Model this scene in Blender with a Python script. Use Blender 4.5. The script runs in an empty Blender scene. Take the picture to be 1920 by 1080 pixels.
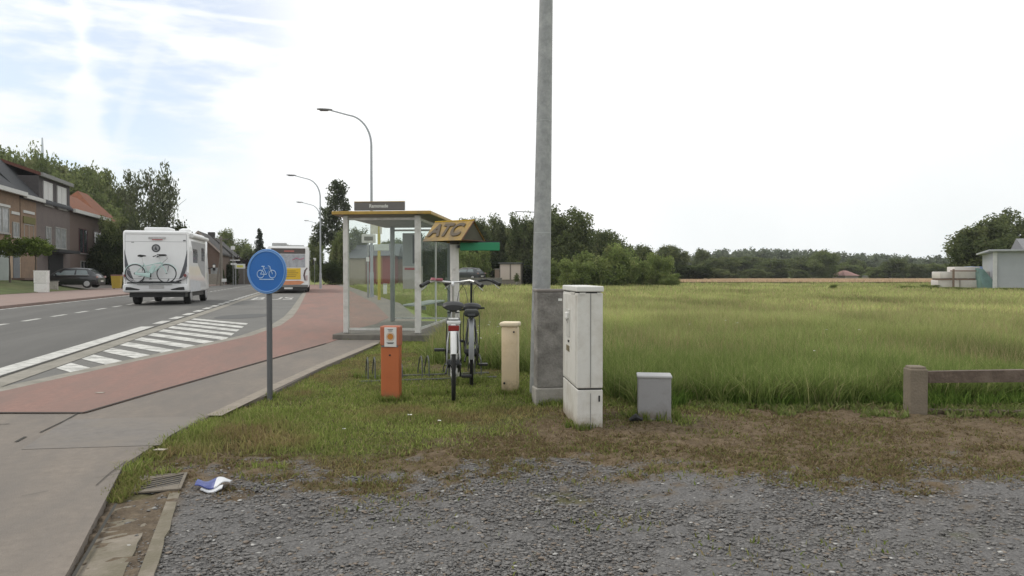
import bpy, bmesh, math, random
import numpy as np
from mathutils import Vector, Matrix

rad = math.radians
sc = bpy.context.scene
COL = sc.collection
RNG = np.random.default_rng(7)
random.seed(7)

# ------------------------------------------------------------------ camera
CAMH, F, HOR = 1.15, 1400.0, 516.0
PITCH = math.atan((540 - HOR) / F)
cam = bpy.data.objects.new('camera', bpy.data.cameras.new('camera'))
COL.objects.link(cam)
cam.location = (0, 0, CAMH)
cam.rotation_euler = (math.pi / 2 - PITCH, 0, 0)
cam.data.sensor_width = 36
cam.data.lens = F / 1920 * 36
cam.data.clip_end = 5000
sc.camera = cam

def ray(px, py):
    f = Vector((0, math.cos(PITCH), -math.sin(PITCH)))
    u = Vector((0, math.sin(PITCH), math.cos(PITCH)))
    return f * F + Vector((1, 0, 0)) * (px - 960) + u * (540 - py)

def at(px, py, Y):
    """survey: the place at distance Y that the photo shows at this pixel"""
    d = ray(px, py)
    return Vector((0, 0, CAMH)) + d * (Y / d.y)

def gnd(px, py, z=0.0):
    d = ray(px, py)
    return Vector((0, 0, CAMH)) + d * ((z - CAMH) / d.z)

# road frame: s along the road, t to the right of it
RD = Vector((-0.2554, 0.9668, 0)); RN = Vector((0.9668, 0.2554, 0))
ROADROT = math.atan2(0.2554, 0.9668)

def st(s, t, z=0.0):
    p = RD * s + RN * t
    return Vector((p.x, p.y, z))

# ------------------------------------------------------------------ materials
MATS = {}
def srgb(r, g, b):
    f = lambda c: (c / 255 / 12.92) if c / 255 <= .04045 else ((c / 255 + .055) / 1.055) ** 2.4
    return (f(r), f(g), f(b))

def mat(name, col, rough=.6, var=.12, scale=6.0, metal=0.0, bump=0.0, bscale=60.0, col2=None,
        scale2=1.5, amt2=.5, spec=.5, coat=0.0, splash=None, stretch=None):
    if name in MATS: return MATS[name]
    m = bpy.data.materials.new(name); m.use_nodes = True
    nt = m.node_tree; N = nt.nodes; L = nt.links
    b = N['Principled BSDF']
    b.inputs['Roughness'].default_value = rough
    b.inputs['Metallic'].default_value = metal
    b.inputs['Specular IOR Level'].default_value = spec
    if coat: b.inputs['Coat Weight'].default_value = coat
    tc = N.new('ShaderNodeTexCoord')
    n1 = N.new('ShaderNodeTexNoise'); n1.inputs['Scale'].default_value = scale; n1.inputs['Detail'].default_value = 6
    n1.inputs['Roughness'].default_value = .65
    L.new(tc.outputs['Object'], n1.inputs['Vector'])
    r1 = N.new('ShaderNodeValToRGB')
    r1.color_ramp.elements[0].position = .3; r1.color_ramp.elements[1].position = .7
    r1.color_ramp.elements[0].color = tuple(max(0, c * (1 - var)) for c in col) + (1,)
    r1.color_ramp.elements[1].color = tuple(min(1, c * (1 + var)) for c in col) + (1,)
    L.new(n1.outputs['Fac'], r1.inputs['Fac'])
    out = r1.outputs['Color']
    if col2 is not None:
        n2 = N.new('ShaderNodeTexNoise'); n2.inputs['Scale'].default_value = scale2; n2.inputs['Detail'].default_value = 8
        n2.inputs['Roughness'].default_value = .7
        if stretch:
            mpp = N.new('ShaderNodeMapping'); mpp.vector_type = 'TEXTURE'; mpp.inputs['Rotation'].default_value = (0, 0, ROADROT); mpp.inputs['Scale'].default_value = (1, stretch, 1)
            L.new(tc.outputs['Object'], mpp.inputs['Vector']); L.new(mpp.outputs[0], n2.inputs['Vector'])
        else: L.new(tc.outputs['Object'], n2.inputs['Vector'])
        r2 = N.new('ShaderNodeValToRGB')
        r2.color_ramp.elements[0].position = .62 - amt2 * .3; r2.color_ramp.elements[1].position = .85 - amt2 * .3
        L.new(n2.outputs['Fac'], r2.inputs['Fac'])
        mx = N.new('ShaderNodeMix'); mx.data_type = 'RGBA'
        L.new(r2.outputs['Color'], mx.inputs['Factor']); L.new(out, mx.inputs['A'])
        mx.inputs['B'].default_value = tuple(col2) + (1,)
        out = mx.outputs['Result']
    if splash is not None:      # soil splashed up from the ground: (colour, height, strength)
        sx = N.new('ShaderNodeSeparateXYZ'); L.new(tc.outputs['Object'], sx.inputs[0])
        n4 = N.new('ShaderNodeTexNoise'); n4.inputs['Scale'].default_value = 11; n4.inputs['Detail'].default_value = 8; n4.inputs['Roughness'].default_value = .75
        L.new(tc.outputs['Object'], n4.inputs['Vector'])
        a1 = N.new('ShaderNodeMath'); a1.operation = 'MULTIPLY_ADD'; a1.inputs[1].default_value = splash[1] * 2.2; a1.inputs[2].default_value = -splash[1] * 1.1
        L.new(n4.outputs['Fac'], a1.inputs[0])
        a2 = N.new('ShaderNodeMath'); a2.operation = 'ADD'; L.new(sx.outputs['Z'], a2.inputs[0]); L.new(a1.outputs[0], a2.inputs[1])
        mr = N.new('ShaderNodeMapRange'); mr.interpolation_type = 'SMOOTHSTEP'
        mr.inputs['From Min'].default_value = 0; mr.inputs['From Max'].default_value = splash[1]; mr.inputs['To Min'].default_value = splash[2]; mr.inputs['To Max'].default_value = 0
        L.new(a2.outputs[0], mr.inputs['Value'])
        m4 = N.new('ShaderNodeMix'); m4.data_type = 'RGBA'; L.new(mr.outputs[0], m4.inputs['Factor']); L.new(out, m4.inputs['A']); m4.inputs['B'].default_value = tuple(splash[0]) + (1,)
        out = m4.outputs['Result']
    L.new(out, b.inputs['Base Color'])
    if bump:
        n3 = N.new('ShaderNodeTexNoise'); n3.inputs['Scale'].default_value = bscale; n3.inputs['Detail'].default_value = 4
        L.new(tc.outputs['Object'], n3.inputs['Vector'])
        bp = N.new('ShaderNodeBump'); bp.inputs['Strength'].default_value = bump; bp.inputs['Distance'].default_value = .02
        L.new(n3.outputs['Fac'], bp.inputs['Height']); L.new(bp.outputs['Normal'], b.inputs['Normal'])
    MATS[name] = m
    return m

def leaf_mat(name, trans=.35, rough=.6):
    """foliage: every leaf carries its own colour in the attribute Col"""
    if name in MATS: return MATS[name]
    m = bpy.data.materials.new(name); m.use_nodes = True
    nt = m.node_tree; N = nt.nodes; L = nt.links
    N.remove(N['Principled BSDF']); o = N['Material Output']
    a = N.new('ShaderNodeAttribute'); a.attribute_name = 'Col'
    d = N.new('ShaderNodeBsdfDiffuse'); t = N.new('ShaderNodeBsdfTranslucent'); mx = N.new('ShaderNodeMixShader')
    L.new(a.outputs['Color'], d.inputs['Color']); L.new(a.outputs['Color'], t.inputs['Color'])
    mx.inputs[0].default_value = trans
    L.new(d.outputs[0], mx.inputs[1]); L.new(t.outputs[0], mx.inputs[2]); L.new(mx.outputs[0], o.inputs['Surface'])
    MATS[name] = m
    return m

def glass_mat(name, tint, gloss=.08, dirt=.1, dirtcol=(.35, .38, .36)):
    if name in MATS: return MATS[name]
    m = bpy.data.materials.new(name); m.use_nodes = True
    nt = m.node_tree; N = nt.nodes; L = nt.links
    N.remove(N['Principled BSDF']); o = N['Material Output']
    tr = N.new('ShaderNodeBsdfTransparent'); tr.inputs['Color'].default_value = tint + (1,)
    gl = N.new('ShaderNodeBsdfGlossy'); gl.inputs['Roughness'].default_value = .03
    df = N.new('ShaderNodeBsdfDiffuse'); df.inputs['Color'].default_value = dirtcol + (1,)
    tc = N.new('ShaderNodeTexCoord'); ns = N.new('ShaderNodeTexNoise')
    ns.inputs['Scale'].default_value = 2.2; ns.inputs['Detail'].default_value = 6
    L.new(tc.outputs['Object'], ns.inputs['Vector'])
    mm = N.new('ShaderNodeMath'); mm.operation = 'MULTIPLY'; mm.inputs[1].default_value = dirt * 2
    L.new(ns.outputs['Fac'], mm.inputs[0])
    m1 = N.new('ShaderNodeMixShader'); m2 = N.new('ShaderNodeMixShader')
    L.new(mm.outputs[0], m1.inputs[0]); L.new(tr.outputs[0], m1.inputs[1]); L.new(df.outputs[0], m1.inputs[2])
    m2.inputs[0].default_value = gloss
    L.new(m1.outputs[0], m2.inputs[1]); L.new(gl.outputs[0], m2.inputs[2]); L.new(m2.outputs[0], o.inputs['Surface'])
    MATS[name] = m
    return m

# ------------------------------------------------------------------ mesh building
class MB:
    def __init__(self):
        self.v = []; self.f = []
    def add(self, verts, faces, M=None):
        k = len(self.v)
        for p in verts:
            p = Vector(p)
            self.v.append(M @ p if M is not None else p)
        for f in faces: self.f.append([i + k for i in f])
        return self
    def box(self, c, s, rz=0.0, bev=0.0, R=None):
        bm = bmesh.new()
        bmesh.ops.create_cube(bm, size=1)
        bmesh.ops.scale(bm, vec=Vector(s), verts=bm.verts)
        if bev > 0:
            bmesh.ops.bevel(bm, geom=list(bm.edges), offset=min(bev, min(s) * .45), segments=2, profile=.5, affect='EDGES')
        M = Matrix.Translation(Vector(c)) @ (R.to_4x4() if R is not None else Matrix.Rotation(rz, 4, 'Z'))
        bm.verts.ensure_lookup_table(); bm.verts.index_update()
        self.add([v.co.copy() for v in bm.verts], [[v.index for v in f.verts] for f in bm.faces], M)
        bm.free(); return self
    def tube(self, pts, r, n=8, caps=True, closed=False):
        pts = [Vector(p) for p in pts]
        if not hasattr(r, '__len__'): r = [r] * len(pts)
        rings = []; up = None
        for i, p in enumerate(pts):
            if closed: d = pts[(i + 1) % len(pts)] - pts[i - 1]
            else: d = pts[min(i + 1, len(pts) - 1)] - pts[max(i - 1, 0)]
            d.normalize()
            if up is None:
                up = Vector((0, 0, 1)) if abs(d.z) < .9 else Vector((1, 0, 0))
            x = d.cross(up)
            if x.length < 1e-5: x = d.orthogonal()
            x.normalize(); y = x.cross(d).normalized(); up = y
            rings.append([p + (x * math.cos(a) + y * math.sin(a)) * r[i] for a in [2 * math.pi * k / n for k in range(n)]])
        vs = [q for ring in rings for q in ring]; fs = []
        m = len(rings)
        for i in range(m if closed else m - 1):
            a = i * n; b = ((i + 1) % m) * n
            for k in range(n):
                k2 = (k + 1) % n
                fs.append([a + k, a + k2, b + k2, b + k])
        if caps and not closed:
            fs.append(list(range(n))[::-1]); fs.append([(m - 1) * n + k for k in range(n)])
        return self.add(vs, fs)
    def cyl(self, p0, p1, r0, r1=None, n=16):
        return self.tube([p0, p1], [r0, r0 if r1 is None else r1], n)
    def prism(self, poly, vec):
        vec = Vector(vec); n = len(poly); P = [Vector(p) for p in poly]
        fs = [list(range(n))[::-1], [n + i for i in range(n)]]
        for i in range(n):
            j = (i + 1) % n
            fs.append([i, j, n + j, n + i])
        return self.add(P + [p + vec for p in P], fs)
    def sheet(self, poly):
        return self.add(poly, [list(range(len(poly)))])
    def torus(self, c, axis, R, r, n=32, m=8, a0=0, a1=2 * math.pi):
        ax = Vector(axis).normalized(); x = ax.orthogonal().normalized()
        if abs(ax.x) > .9: x = Vector((0, 1, 0))
        y = ax.cross(x)
        closed = abs((a1 - a0) - 2 * math.pi) < 1e-4
        k = n if closed else n + 1
        pts = [Vector(c) + (x * math.cos(a0 + (a1 - a0) * i / n) + y * math.sin(a0 + (a1 - a0) * i / n)) * R for i in range(k)]
        return self.tube(pts, r, m, closed=closed)
    def loft(self, rings, cap=True):
        n = len(rings[0]); vs = [p for r in rings for p in r]; fs = []
        for i in range(len(rings) - 1):
            for k in range(n):
                k2 = (k + 1) % n
                fs.append([i * n + k, i * n + k2, (i + 1) * n + k2, (i + 1) * n + k])
        if cap:
            fs.append(list(range(n))[::-1]); fs.append([(len(rings) - 1) * n + k for k in range(n)])
        return self.add(vs, fs)
    def build(self, name, m, parent=None, smooth=None, label=None):
        me = bpy.data.meshes.new(name)
        me.from_pydata([tuple(p) for p in self.v], [], self.f)
        bm = bmesh.new(); bm.from_mesh(me); bmesh.ops.recalc_face_normals(bm, faces=bm.faces); bm.to_mesh(me); bm.free()
        me.materials.append(m)
        if smooth:
            me.polygons.foreach_set('use_smooth', [True] * len(me.polygons))
            me.set_sharp_from_angle(angle=rad(smooth))
        me.update()
        o = bpy.data.objects.new(name, me); COL.objects.link(o)
        if parent: o.parent = parent
        if label: o['label'] = label
        return o

def thing(name, label, cat, loc=(0, 0, 0), rz=0.0, group=None):
    o = bpy.data.objects.new(name, None); COL.objects.link(o)
    o.location = loc; o.rotation_euler = (0, 0, rz); o.empty_display_size = .2
    return tag(o, label, cat, group)

def tag(o, label=None, cat=None, group=None, kind=None):
    if label: o['label'] = label
    if cat: o['category'] = cat
    if group: o['group'] = group
    if kind: o['kind'] = kind
    return o

def struct(o): return tag(o, kind='structure')

def copy_tree(o, parent=None):
    c = o.copy(); COL.objects.link(c); c.parent = parent
    for ch in list(o.children): copy_tree(ch, c)
    return c

def text_geo(txt, size, depth=.002, bold=0.0):
    cu = bpy.data.curves.new('txt', 'FONT'); cu.body = txt; cu.size = size; cu.extrude = depth; cu.offset = bold
    cu.align_x = 'CENTER'; cu.align_y = 'CENTER'
    ob = bpy.data.objects.new('txt', cu)
    me = bpy.data.meshes.new_from_object(ob)
    vs = [v.co.copy() for v in me.vertices]; fs = [list(p.vertices) for p in me.polygons]
    bpy.data.objects.remove(ob); bpy.data.curves.remove(cu); bpy.data.meshes.remove(me)
    return vs, fs

def raw_mesh(name, V, sizes, loops, m, col=None, smooth=False):
    """numpy mesh; sizes = verts per face, loops = flat vertex indices, col = per vertex colour"""
    me = bpy.data.meshes.new(name)
    me.vertices.add(len(V)); me.vertices.foreach_set('co', np.ascontiguousarray(V, dtype=np.float32).ravel())
    me.loops.add(len(loops)); me.loops.foreach_set('vertex_index', np.ascontiguousarray(loops, dtype=np.int32))
    me.polygons.add(len(sizes))
    starts = np.concatenate([[0], np.cumsum(sizes)[:-1]]).astype(np.int32)
    me.polygons.foreach_set('loop_start', starts)
    me.update(calc_edges=True)
    if col is not None:
        a = me.attributes.new('Col', 'FLOAT_COLOR', 'POINT')
        c4 = np.ones((len(V), 4), dtype=np.float32); c4[:, :3] = col
        a.data.foreach_set('color', c4.ravel())
    if smooth: me.polygons.foreach_set('use_smooth', np.ones(len(sizes), dtype=bool))
    me.materials.append(m); me.validate()
    return me

def raw_obj(name, me, parent=None):
    o = bpy.data.objects.new(name, me); COL.objects.link(o)
    if parent: o.parent = parent
    return o

# smooth value noise for scatter masks
_LAT = RNG.random((256, 256))
def vnoise(x, y, s):
    x = np.asarray(x) * s + 1000.3; y = np.asarray(y) * s + 1000.7
    xi = np.floor(x).astype(int); yi = np.floor(y).astype(int)
    fx = x - xi; fy = y - yi
    fx = fx * fx * (3 - 2 * fx); fy = fy * fy * (3 - 2 * fy)
    g = lambda a, b: _LAT[a % 256, b % 256]
    return (g(xi, yi) * (1 - fx) + g(xi + 1, yi) * fx) * (1 - fy) + (g(xi, yi + 1) * (1 - fx) + g(xi + 1, yi + 1) * fx) * fy
def fnoise(x, y, s):
    return (vnoise(x, y, s) + .5 * vnoise(x, y, s * 2.1) + .25 * vnoise(x, y, s * 4.3)) / 1.75
def sstep(x, a, b):
    u = np.clip((x - a) / (b - a), 0, 1); return u * u * (3 - 2 * u)

# ------------------------------------------------------------------ world + sun
SUN_EL, SUN_AZ = rad(50), rad(-78)          # to the left, behind thin cloud
w = bpy.data.worlds.new('World'); sc.world = w; w.use_nodes = True
nt = w.node_tree; N = nt.nodes; L = nt.links
bg = N['Background']; wo = N['World Output']
sky = N.new('ShaderNodeTexSky'); sky.sky_type = 'NISHITA'; sky.sun_disc = False
sky.sun_elevation = SUN_EL; sky.sun_rotation = SUN_AZ
sky.air_density = 1.0; sky.dust_density = .6; sky.ozone_density = 1.5
L.new(sky.outputs[0], bg.inputs['Color']); bg.inputs['Strength'].default_value = .15
cb = N.new('ShaderNodeBackground'); cb.inputs['Color'].default_value = (.985, 1.0, .99, 1); cb.inputs['Strength'].default_value = 1.17
tc = N.new('ShaderNodeTexCoord')
nc = N.new('ShaderNodeTexNoise'); nc.inputs['Scale'].default_value = 1.6; nc.inputs['Detail'].default_value = 4
L.new(tc.outputs['Generated'], nc.inputs['Vector'])
rc = N.new('ShaderNodeValToRGB'); rc.color_ramp.elements[0].position = .38; rc.color_ramp.elements[1].position = .6
rc.color_ramp.elements[0].color = (.80, .845, .85, 1); rc.color_ramp.elements[1].color = (1, 1, .995, 1)
L.new(nc.outputs['Fac'], rc.inputs['Fac']); L.new(rc.outputs['Color'], cb.inputs['Color'])
def vdot(vec):
    d = N.new('ShaderNodeVectorMath'); d.operation = 'DOT_PRODUCT'
    L.new(tc.outputs['Generated'], d.inputs[0]); d.inputs[1].default_value = vec
    return d.outputs['Value']
def mrange(src, a, b, lo=0, hi=1):
    r = N.new('ShaderNodeMapRange'); r.interpolation_type = 'SMOOTHSTEP'
    r.inputs['From Min'].default_value = a; r.inputs['From Max'].default_value = b
    r.inputs['To Min'].default_value = lo; r.inputs['To Max'].default_value = hi
    L.new(src, r.inputs['Value']); return r.outputs['Result']
def mth(op, a, b):
    m = N.new('ShaderNodeMath'); m.operation = op
    for i, x in enumerate((a, b)):
        if isinstance(x, (int, float)): m.inputs[i].default_value = x
        else: L.new(x, m.inputs[i])
    return m.outputs[0]
def skydir(px, py): return ray(px, py).normalized()
hole = mrange(vdot(skydir(150, 20)), .962, .994)                 # the break in the cloud
mp = N.new('ShaderNodeMapping'); mp.inputs['Scale'].default_value = (2.2, 2.2, 9.0)
L.new(tc.outputs['Generated'], mp.inputs['Vector'])
ns = N.new('ShaderNodeTexNoise'); ns.inputs['Scale'].default_value = 2.6; ns.inputs['Detail'].default_value = 7; ns.inputs['Roughness'].default_value = .55
L.new(mp.outputs[0], ns.inputs['Vector'])
thin = mrange(ns.outputs['Fac'], .36, .60)
nw = N.new('ShaderNodeTexNoise'); nw.inputs['Scale'].default_value = 7; nw.inputs['Detail'].default_value = 3
L.new(tc.outputs['Generated'], nw.inputs['Vector'])
def trail(p0, p1, wdt):
    n = skydir(*p0).cross(skydir(*p1)).normalized()
    a = mth('ABSOLUTE', vdot(n), 0)
    wob = mth('ADD', mth('MULTIPLY', mth('SUBTRACT', ns.outputs['Fac'], .5), wdt * 1.6), mth('MULTIPLY', mth('SUBTRACT', nw.outputs['Fac'], .5), wdt * 3.2))
    return mrange(mth('ADD', a, wob), wdt * .35, wdt, 1, 0)
c1 = trail((140, -60), (178, 300), .026)
c2 = trail((285, 60), (225, 260), .014)
c3 = trail((200, 2), (385, 26), .007)
cov = mth('MAXIMUM', mth('MAXIMUM', mth('MULTIPLY', c1, .85), mth('MULTIPLY', c2, .25)), mth('MULTIPLY', c3, .5))
blue = mth('MULTIPLY', mth('MULTIPLY', hole, thin), mth('SUBTRACT', 1.0, cov))
fac = mth('SUBTRACT', 1.0, mth('MULTIPLY', blue, .54))
ms = N.new('ShaderNodeMixShader')
L.new(fac, ms.inputs[0]); L.new(bg.outputs[0], ms.inputs[1]); L.new(cb.outputs[0], ms.inputs[2])
L.new(ms.outputs[0], wo.inputs['Surface'])

sl = bpy.data.lights.new('sun', 'SUN'); sl.energy = 1.3; sl.angle = rad(13); sl.color = (1, .93, .82)
so = bpy.data.objects.new('sun', sl); COL.objects.link(so)
sd = Vector((math.sin(SUN_AZ) * math.cos(SUN_EL), math.cos(SUN_AZ) * math.cos(SUN_EL), math.sin(SUN_EL)))
so.rotation_euler = sd.to_track_quat('Z', 'Y').to_euler(); so.location = sd * 200
sc.view_settings.view_transform = 'Standard'; sc.view_settings.look = 'None'
sc.view_settings.exposure = 0.0; sc.view_settings.gamma = 1.0

# ------------------------------------------------------------------ shared materials
M_asphalt = mat('asphalt', (.130, .125, .117), .85, .2, 30, col2=(.098, .094, .088), scale2=1.1, amt2=.95, stretch=14, bump=.3, bscale=180)
M_bay = mat('bay_asphalt', (.155, .150, .140), .88, .15, 26, col2=(.12, .116, .11), scale2=.6, amt2=.6, bump=.3, bscale=160)
M_patch = mat('patch_asphalt', (.085, .085, .083), .85, .12, 20)
M_paint = mat('road_paint', (.56, .55, .52), .75, .12, 14, col2=(.24, .235, .22), scale2=7, amt2=.55)
M_paint_old = mat('worn_paint', (.60, .59, .56), .8, .15, 12, col2=(.20, .195, .18), scale2=4, amt2=.62)
M_gutter = mat('gutter_concrete', (.27, .25, .215), .9, .16, 10, col2=(.18, .17, .14), scale2=2, amt2=.6, bump=.2)
M_red = mat('red_paving', (.256, .148, .122), .92, .14, 22, col2=(.20, .135, .115), scale2=1.5, amt2=.75, stretch=5, bump=.25, bscale=140)
M_pave = mat('pavement_asphalt', (.212, .180, .152), .92, .14, 18, col2=(.165, .146, .130), scale2=1.3, amt2=.8, stretch=3, bump=.3, bscale=150)
M_pink = mat('pink_paving', (.26, .185, .16), .9, .14, 6, col2=(.22, .17, .15), scale2=.5)
M_joint = mat('dark_joint', (.045, .042, .036), .95, .2, 30)
M_conc = mat('old_concrete', (.275, .26, .24), .92, .22, 9, col2=(.135, .125, .115), scale2=5, amt2=.75, bump=.4, bscale=70)
M_concl = mat('pale_concrete', (.33, .31, .28), .9, .15, 9, col2=(.22, .20, .17), scale2=3, bump=.3)
M_galv = mat('galvanised_steel', (.255, .262, .262), .5, .18, 14, metal=.25, col2=(.36, .365, .36), scale2=9, amt2=.55)
M_lampmetal = mat('lamp_metal', (.36, .38, .41), .5, .08, 4, metal=.2)
M_white = mat('white_paint', (.70, .69, .665), .45, .05, 5, col2=(.58, .56, .52), scale2=3, amt2=.4)
M_whitev = mat('vehicle_white', (.76, .76, .765), .3, .03, 2, coat=.5)
M_blackp = mat('black_plastic', (.018, .018, .019), .5, .2, 8)
M_rubber = mat('rubber', (.02, .02, .02), .85, .2, 30)
M_darkm = mat('dark_metal', (.03, .032, .035), .4, .2, 10, metal=.4)
M_alloy = mat('alloy', (.5, .5, .52), .35, .08, 10, metal=.6)
M_glassd = mat('dark_glass', (.035, .042, .048), .08, .1, 3, spec=.6)
M_wood = mat('weathered_wood', (.115, .085, .066), .9, .25, 12, col2=(.165, .128, .10), scale2=6, bump=.4, bscale=50)
M_bark = mat('bark', (.075, .062, .048), .95, .25, 8, bump=.5)
M_barkpale = mat('birch_bark', (.30, .28, .25), .9, .3, 5)
M_leaf = leaf_mat('leaves', .5)
M_blade = leaf_mat('grass_blades', .4)

# ------------------------------------------------------------------ ground
def ground_material():
    m = bpy.data.materials.new('meadow_ground'); m.use_nodes = True
    nt = m.node_tree; N = nt.nodes; L = nt.links; b = N['Principled BSDF']; b.inputs['Roughness'].default_value = 1
    b.inputs['Specular IOR Level'].default_value = .1
    tc = N.new('ShaderNodeTexCoord')
    mp = N.new('ShaderNodeMapping'); mp.inputs['Scale'].default_value = (.5, 1.2, 1)
    L.new(tc.outputs['Object'], mp.inputs['Vector'])
    n1 = N.new('ShaderNodeTexNoise'); n1.inputs['Scale'].default_value = .16; n1.inputs['Detail'].default_value = 9; n1.inputs['Roughness'].default_value = .7
    L.new(mp.outputs[0], n1.inputs['Vector'])
    r = N.new('ShaderNodeValToRGB')
    e = r.color_ramp.elements
    e[0].position = .3; e[0].color = (.16, .20, .06, 1); e[1].position = .7; e[1].color = (.27, .265, .11, 1)
    e.new(.5).color = (.21, .235, .08, 1)
    L.new(n1.outputs['Fac'], r.inputs['Fac']); L.new(r.outputs['Color'], b.inputs['Base Color'])
    return m
M_ground = ground_material()
g = MB(); g.sheet([(-900, -60, -.06), (900, -60, -.06), (900, 800, -.06), (-900, 800, -.06)])
struct(g.build('ground', M_ground))

def strip(name, poly, z, m, parent=None):
    return struct(MB().sheet([(p.x, p.y, z) for p in poly]).build(name, m))

def slab(name, poly, z0, z1, m):
    return struct(MB().prism([(p.x, p.y, z0) for p in poly], (0, 0, z1 - z0)).build(name, m))

strip('road', [st(-30, -10.35), st(-30, -3.42), st(600, -3.42), st(600, -10.35)], 0.0, M_asphalt)
# bus bay asphalt, between the gutter strip and the red path
RED_L = [(5.5, -3.05), (8.2, -2.93), (10.5, -2.30), (12.6, -1.70), (14.7, -1.12), (17.5, -.74), (21, -.58), (26, -.53), (60, -.5), (75, -1.6), (90, -3.2)]
def red_t(s): return float(np.interp(s, [a for a, b in RED_L], [b for a, b in RED_L]))
bay = [st(-30, -3.42), st(-30, -2.9), st(5, -2.9)] + [st(s, t + .02) for s, t in RED_L] + [st(600, -3.2), st(600, -3.42)]
strip('bus_bay', bay, -.002, M_bay)
strip('concrete_gutter', [st(-30, -3.42), st(-30, -3.12), st(60, -3.12), st(95, -3.3), st(95, -3.42)], .004, M_gutter)
strip('gutter_joint', [st(-30, -3.44), st(-30, -3.40), st(95, -3.40), st(95, -3.44)], .009, M_joint)
# beige kerb along the red path
kl = [(s, t) for s, t in RED_L]
slab('kerb', [st(s, t - .24) for s, t in kl] + [st(s, t) for s, t in reversed(kl)], -.03, .022, M_gutter)
# red cycle path
RED_R = [(6.77, -1.82), (9.9, -.76), (12.6, .17), (15, .85), (20, 1.9), (30, 2.3), (60, 2.5), (95, 2.5)]
redpoly = [st(s, t) for s, t in RED_L if s > 6.5] + [st(s, t) for s, t in reversed(RED_R)]
p0 = gnd(-260, 781); redpoly = [p0, gnd(-260, 800 - 60 + 40)] and [gnd(-300, 781)] + [st(s, t) for s, t in RED_L if s > 6.5] + [st(s, t) for s, t in reversed(RED_R)]
slab('cycle_path', redpoly, -.03, .030, M_red)
# grey footpath, right of the red path and in the foreground
P_edge = [(-2.25, 13.0), (-2.22, 11.8), (-2.31, 9.0), (-2.30, 7.0), (-2.42, 5.9), (-2.40, 5.2), (-2.31, 4.42), (-1.70, 2.85), (-1.25, 1.6)]
pavepoly = [st(s, t) for s, t in RED_R] + [st(95, 3.3), st(45, 3.3), st(30, 3.3), Vector((-1.95, 16.9, 0)), Vector((-1.9, 13.0, 0))] + \
           [Vector((x, y, 0)) for x, y in P_edge] + [Vector((-5, 1.5, 0)), st(3, -4.2), gnd(-300, 781)]
slab('pavement', pavepoly, -.05, .024, M_pave)
def jline(pts, wd, z=.0345, name='paving_joint', m=M_joint):
    mb = MB()
    for a, b in zip(pts[:-1], pts[1:]):
        d = (b - a); n = Vector((-d.y, d.x, 0)).normalized() * wd / 2
        mb.sheet([(a.x + n.x, a.y + n.y, z), (a.x - n.x, a.y - n.y, z), (b.x - n.x, b.y - n.y, z), (b.x + n.x, b.y + n.y, z)])
    return struct(mb.build(name, m))
jline([gnd(-200, 781), gnd(157, 781)], .035)
jline([gnd(157, 781), gnd(210, 765), gnd(300, 738), gnd(475, 687), st(12.6, .17)], .028)
jline([gnd(150, 779), gnd(122, 795), gnd(75, 818)], .014, .029)
jline([gnd(48, 826), gnd(30, 836)], .02, .029)
jline([gnd(-10, 804), gnd(18, 801)], .012, .029)
jline([gnd(238, 872), gnd(205, 897), gnd(180, 920)], .005, .029, 'paving_crack')
# pale gravelly strip on the footpath's edge, and the gutter stones beside the gravel yard
jline([gnd(400, 786), gnd(505, 735), gnd(600, 690), gnd(705, 646)], .13, .030, 'footpath_edging', mat('dusty_edge', (.26, .225, .185), .95, .2, 14))
GUT = [(-2.29, 4.40), (-2.10, 4.02), (-1.69, 2.85), (-1.25, 1.6)]
xl = lambda y: float(np.interp(y, [1.6, 2.85, 4.02, 4.4], [-1.22, -1.66, -2.07, -2.26]))
rr = random.Random(3)
M_gst = mat('gutter_stone', (.255, .22, .18), .95, .16, 9, col2=(.16, .14, .10), scale2=3.5, amt2=.9, bump=.35, bscale=60)
def wob_strip(name, y0, y1, a, b, z0, z1, m, n=24, j=.006):
    mb = MB(); row = []
    for k in range(n + 1):
        y = y0 + (y1 - y0) * k / n; z = z0 + (z1 - z0) * k / n
        row.append(((xl(y) + a, y, z), (xl(y) + b + rr.uniform(-j, j), y + rr.uniform(-j, j), z + rr.uniform(-.002, .002))))
    for (p_, q_), (p2_, q2_) in zip(row[:-1], row[1:]):
        mb.add([p_, q_, q2_, p2_, (q_[0], q_[1], -.06), (q2_[0], q2_[1], -.06)], [(0, 1, 2, 3), (1, 4, 5, 2)])
    struct(mb.build(name, m))
wob_strip('gutter_stones', 1.6, 3.75, -.02, .165, .010, -.014, M_gst)
wob_strip('yard_kerb', 1.6, 3.95, .225, .285, .014, -.004, M_gst)
jline([Vector((xl(y) - .014, y, 0)) for y in (1.6, 2.4, 2.85, 3.3, 3.7)], .014, .0130, 'kerb_joint')
for pts in ([(180, 905), (250, 890)], [(40, 940), (90, 930)]):
    jline([gnd(*q_) for q_ in pts], .003, .0275, 'paving_crack')
pp = [gnd(*q_) for q_ in ((128, 792), (384, 787), (318, 824), (300, 842), (40, 850))]
strip('repair_patch', pp, .0262, mat('patch_paving', (.175, .158, .145), .92, .14, 16, col2=(.20, .175, .15), scale2=2.5, amt2=.6))
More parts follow.
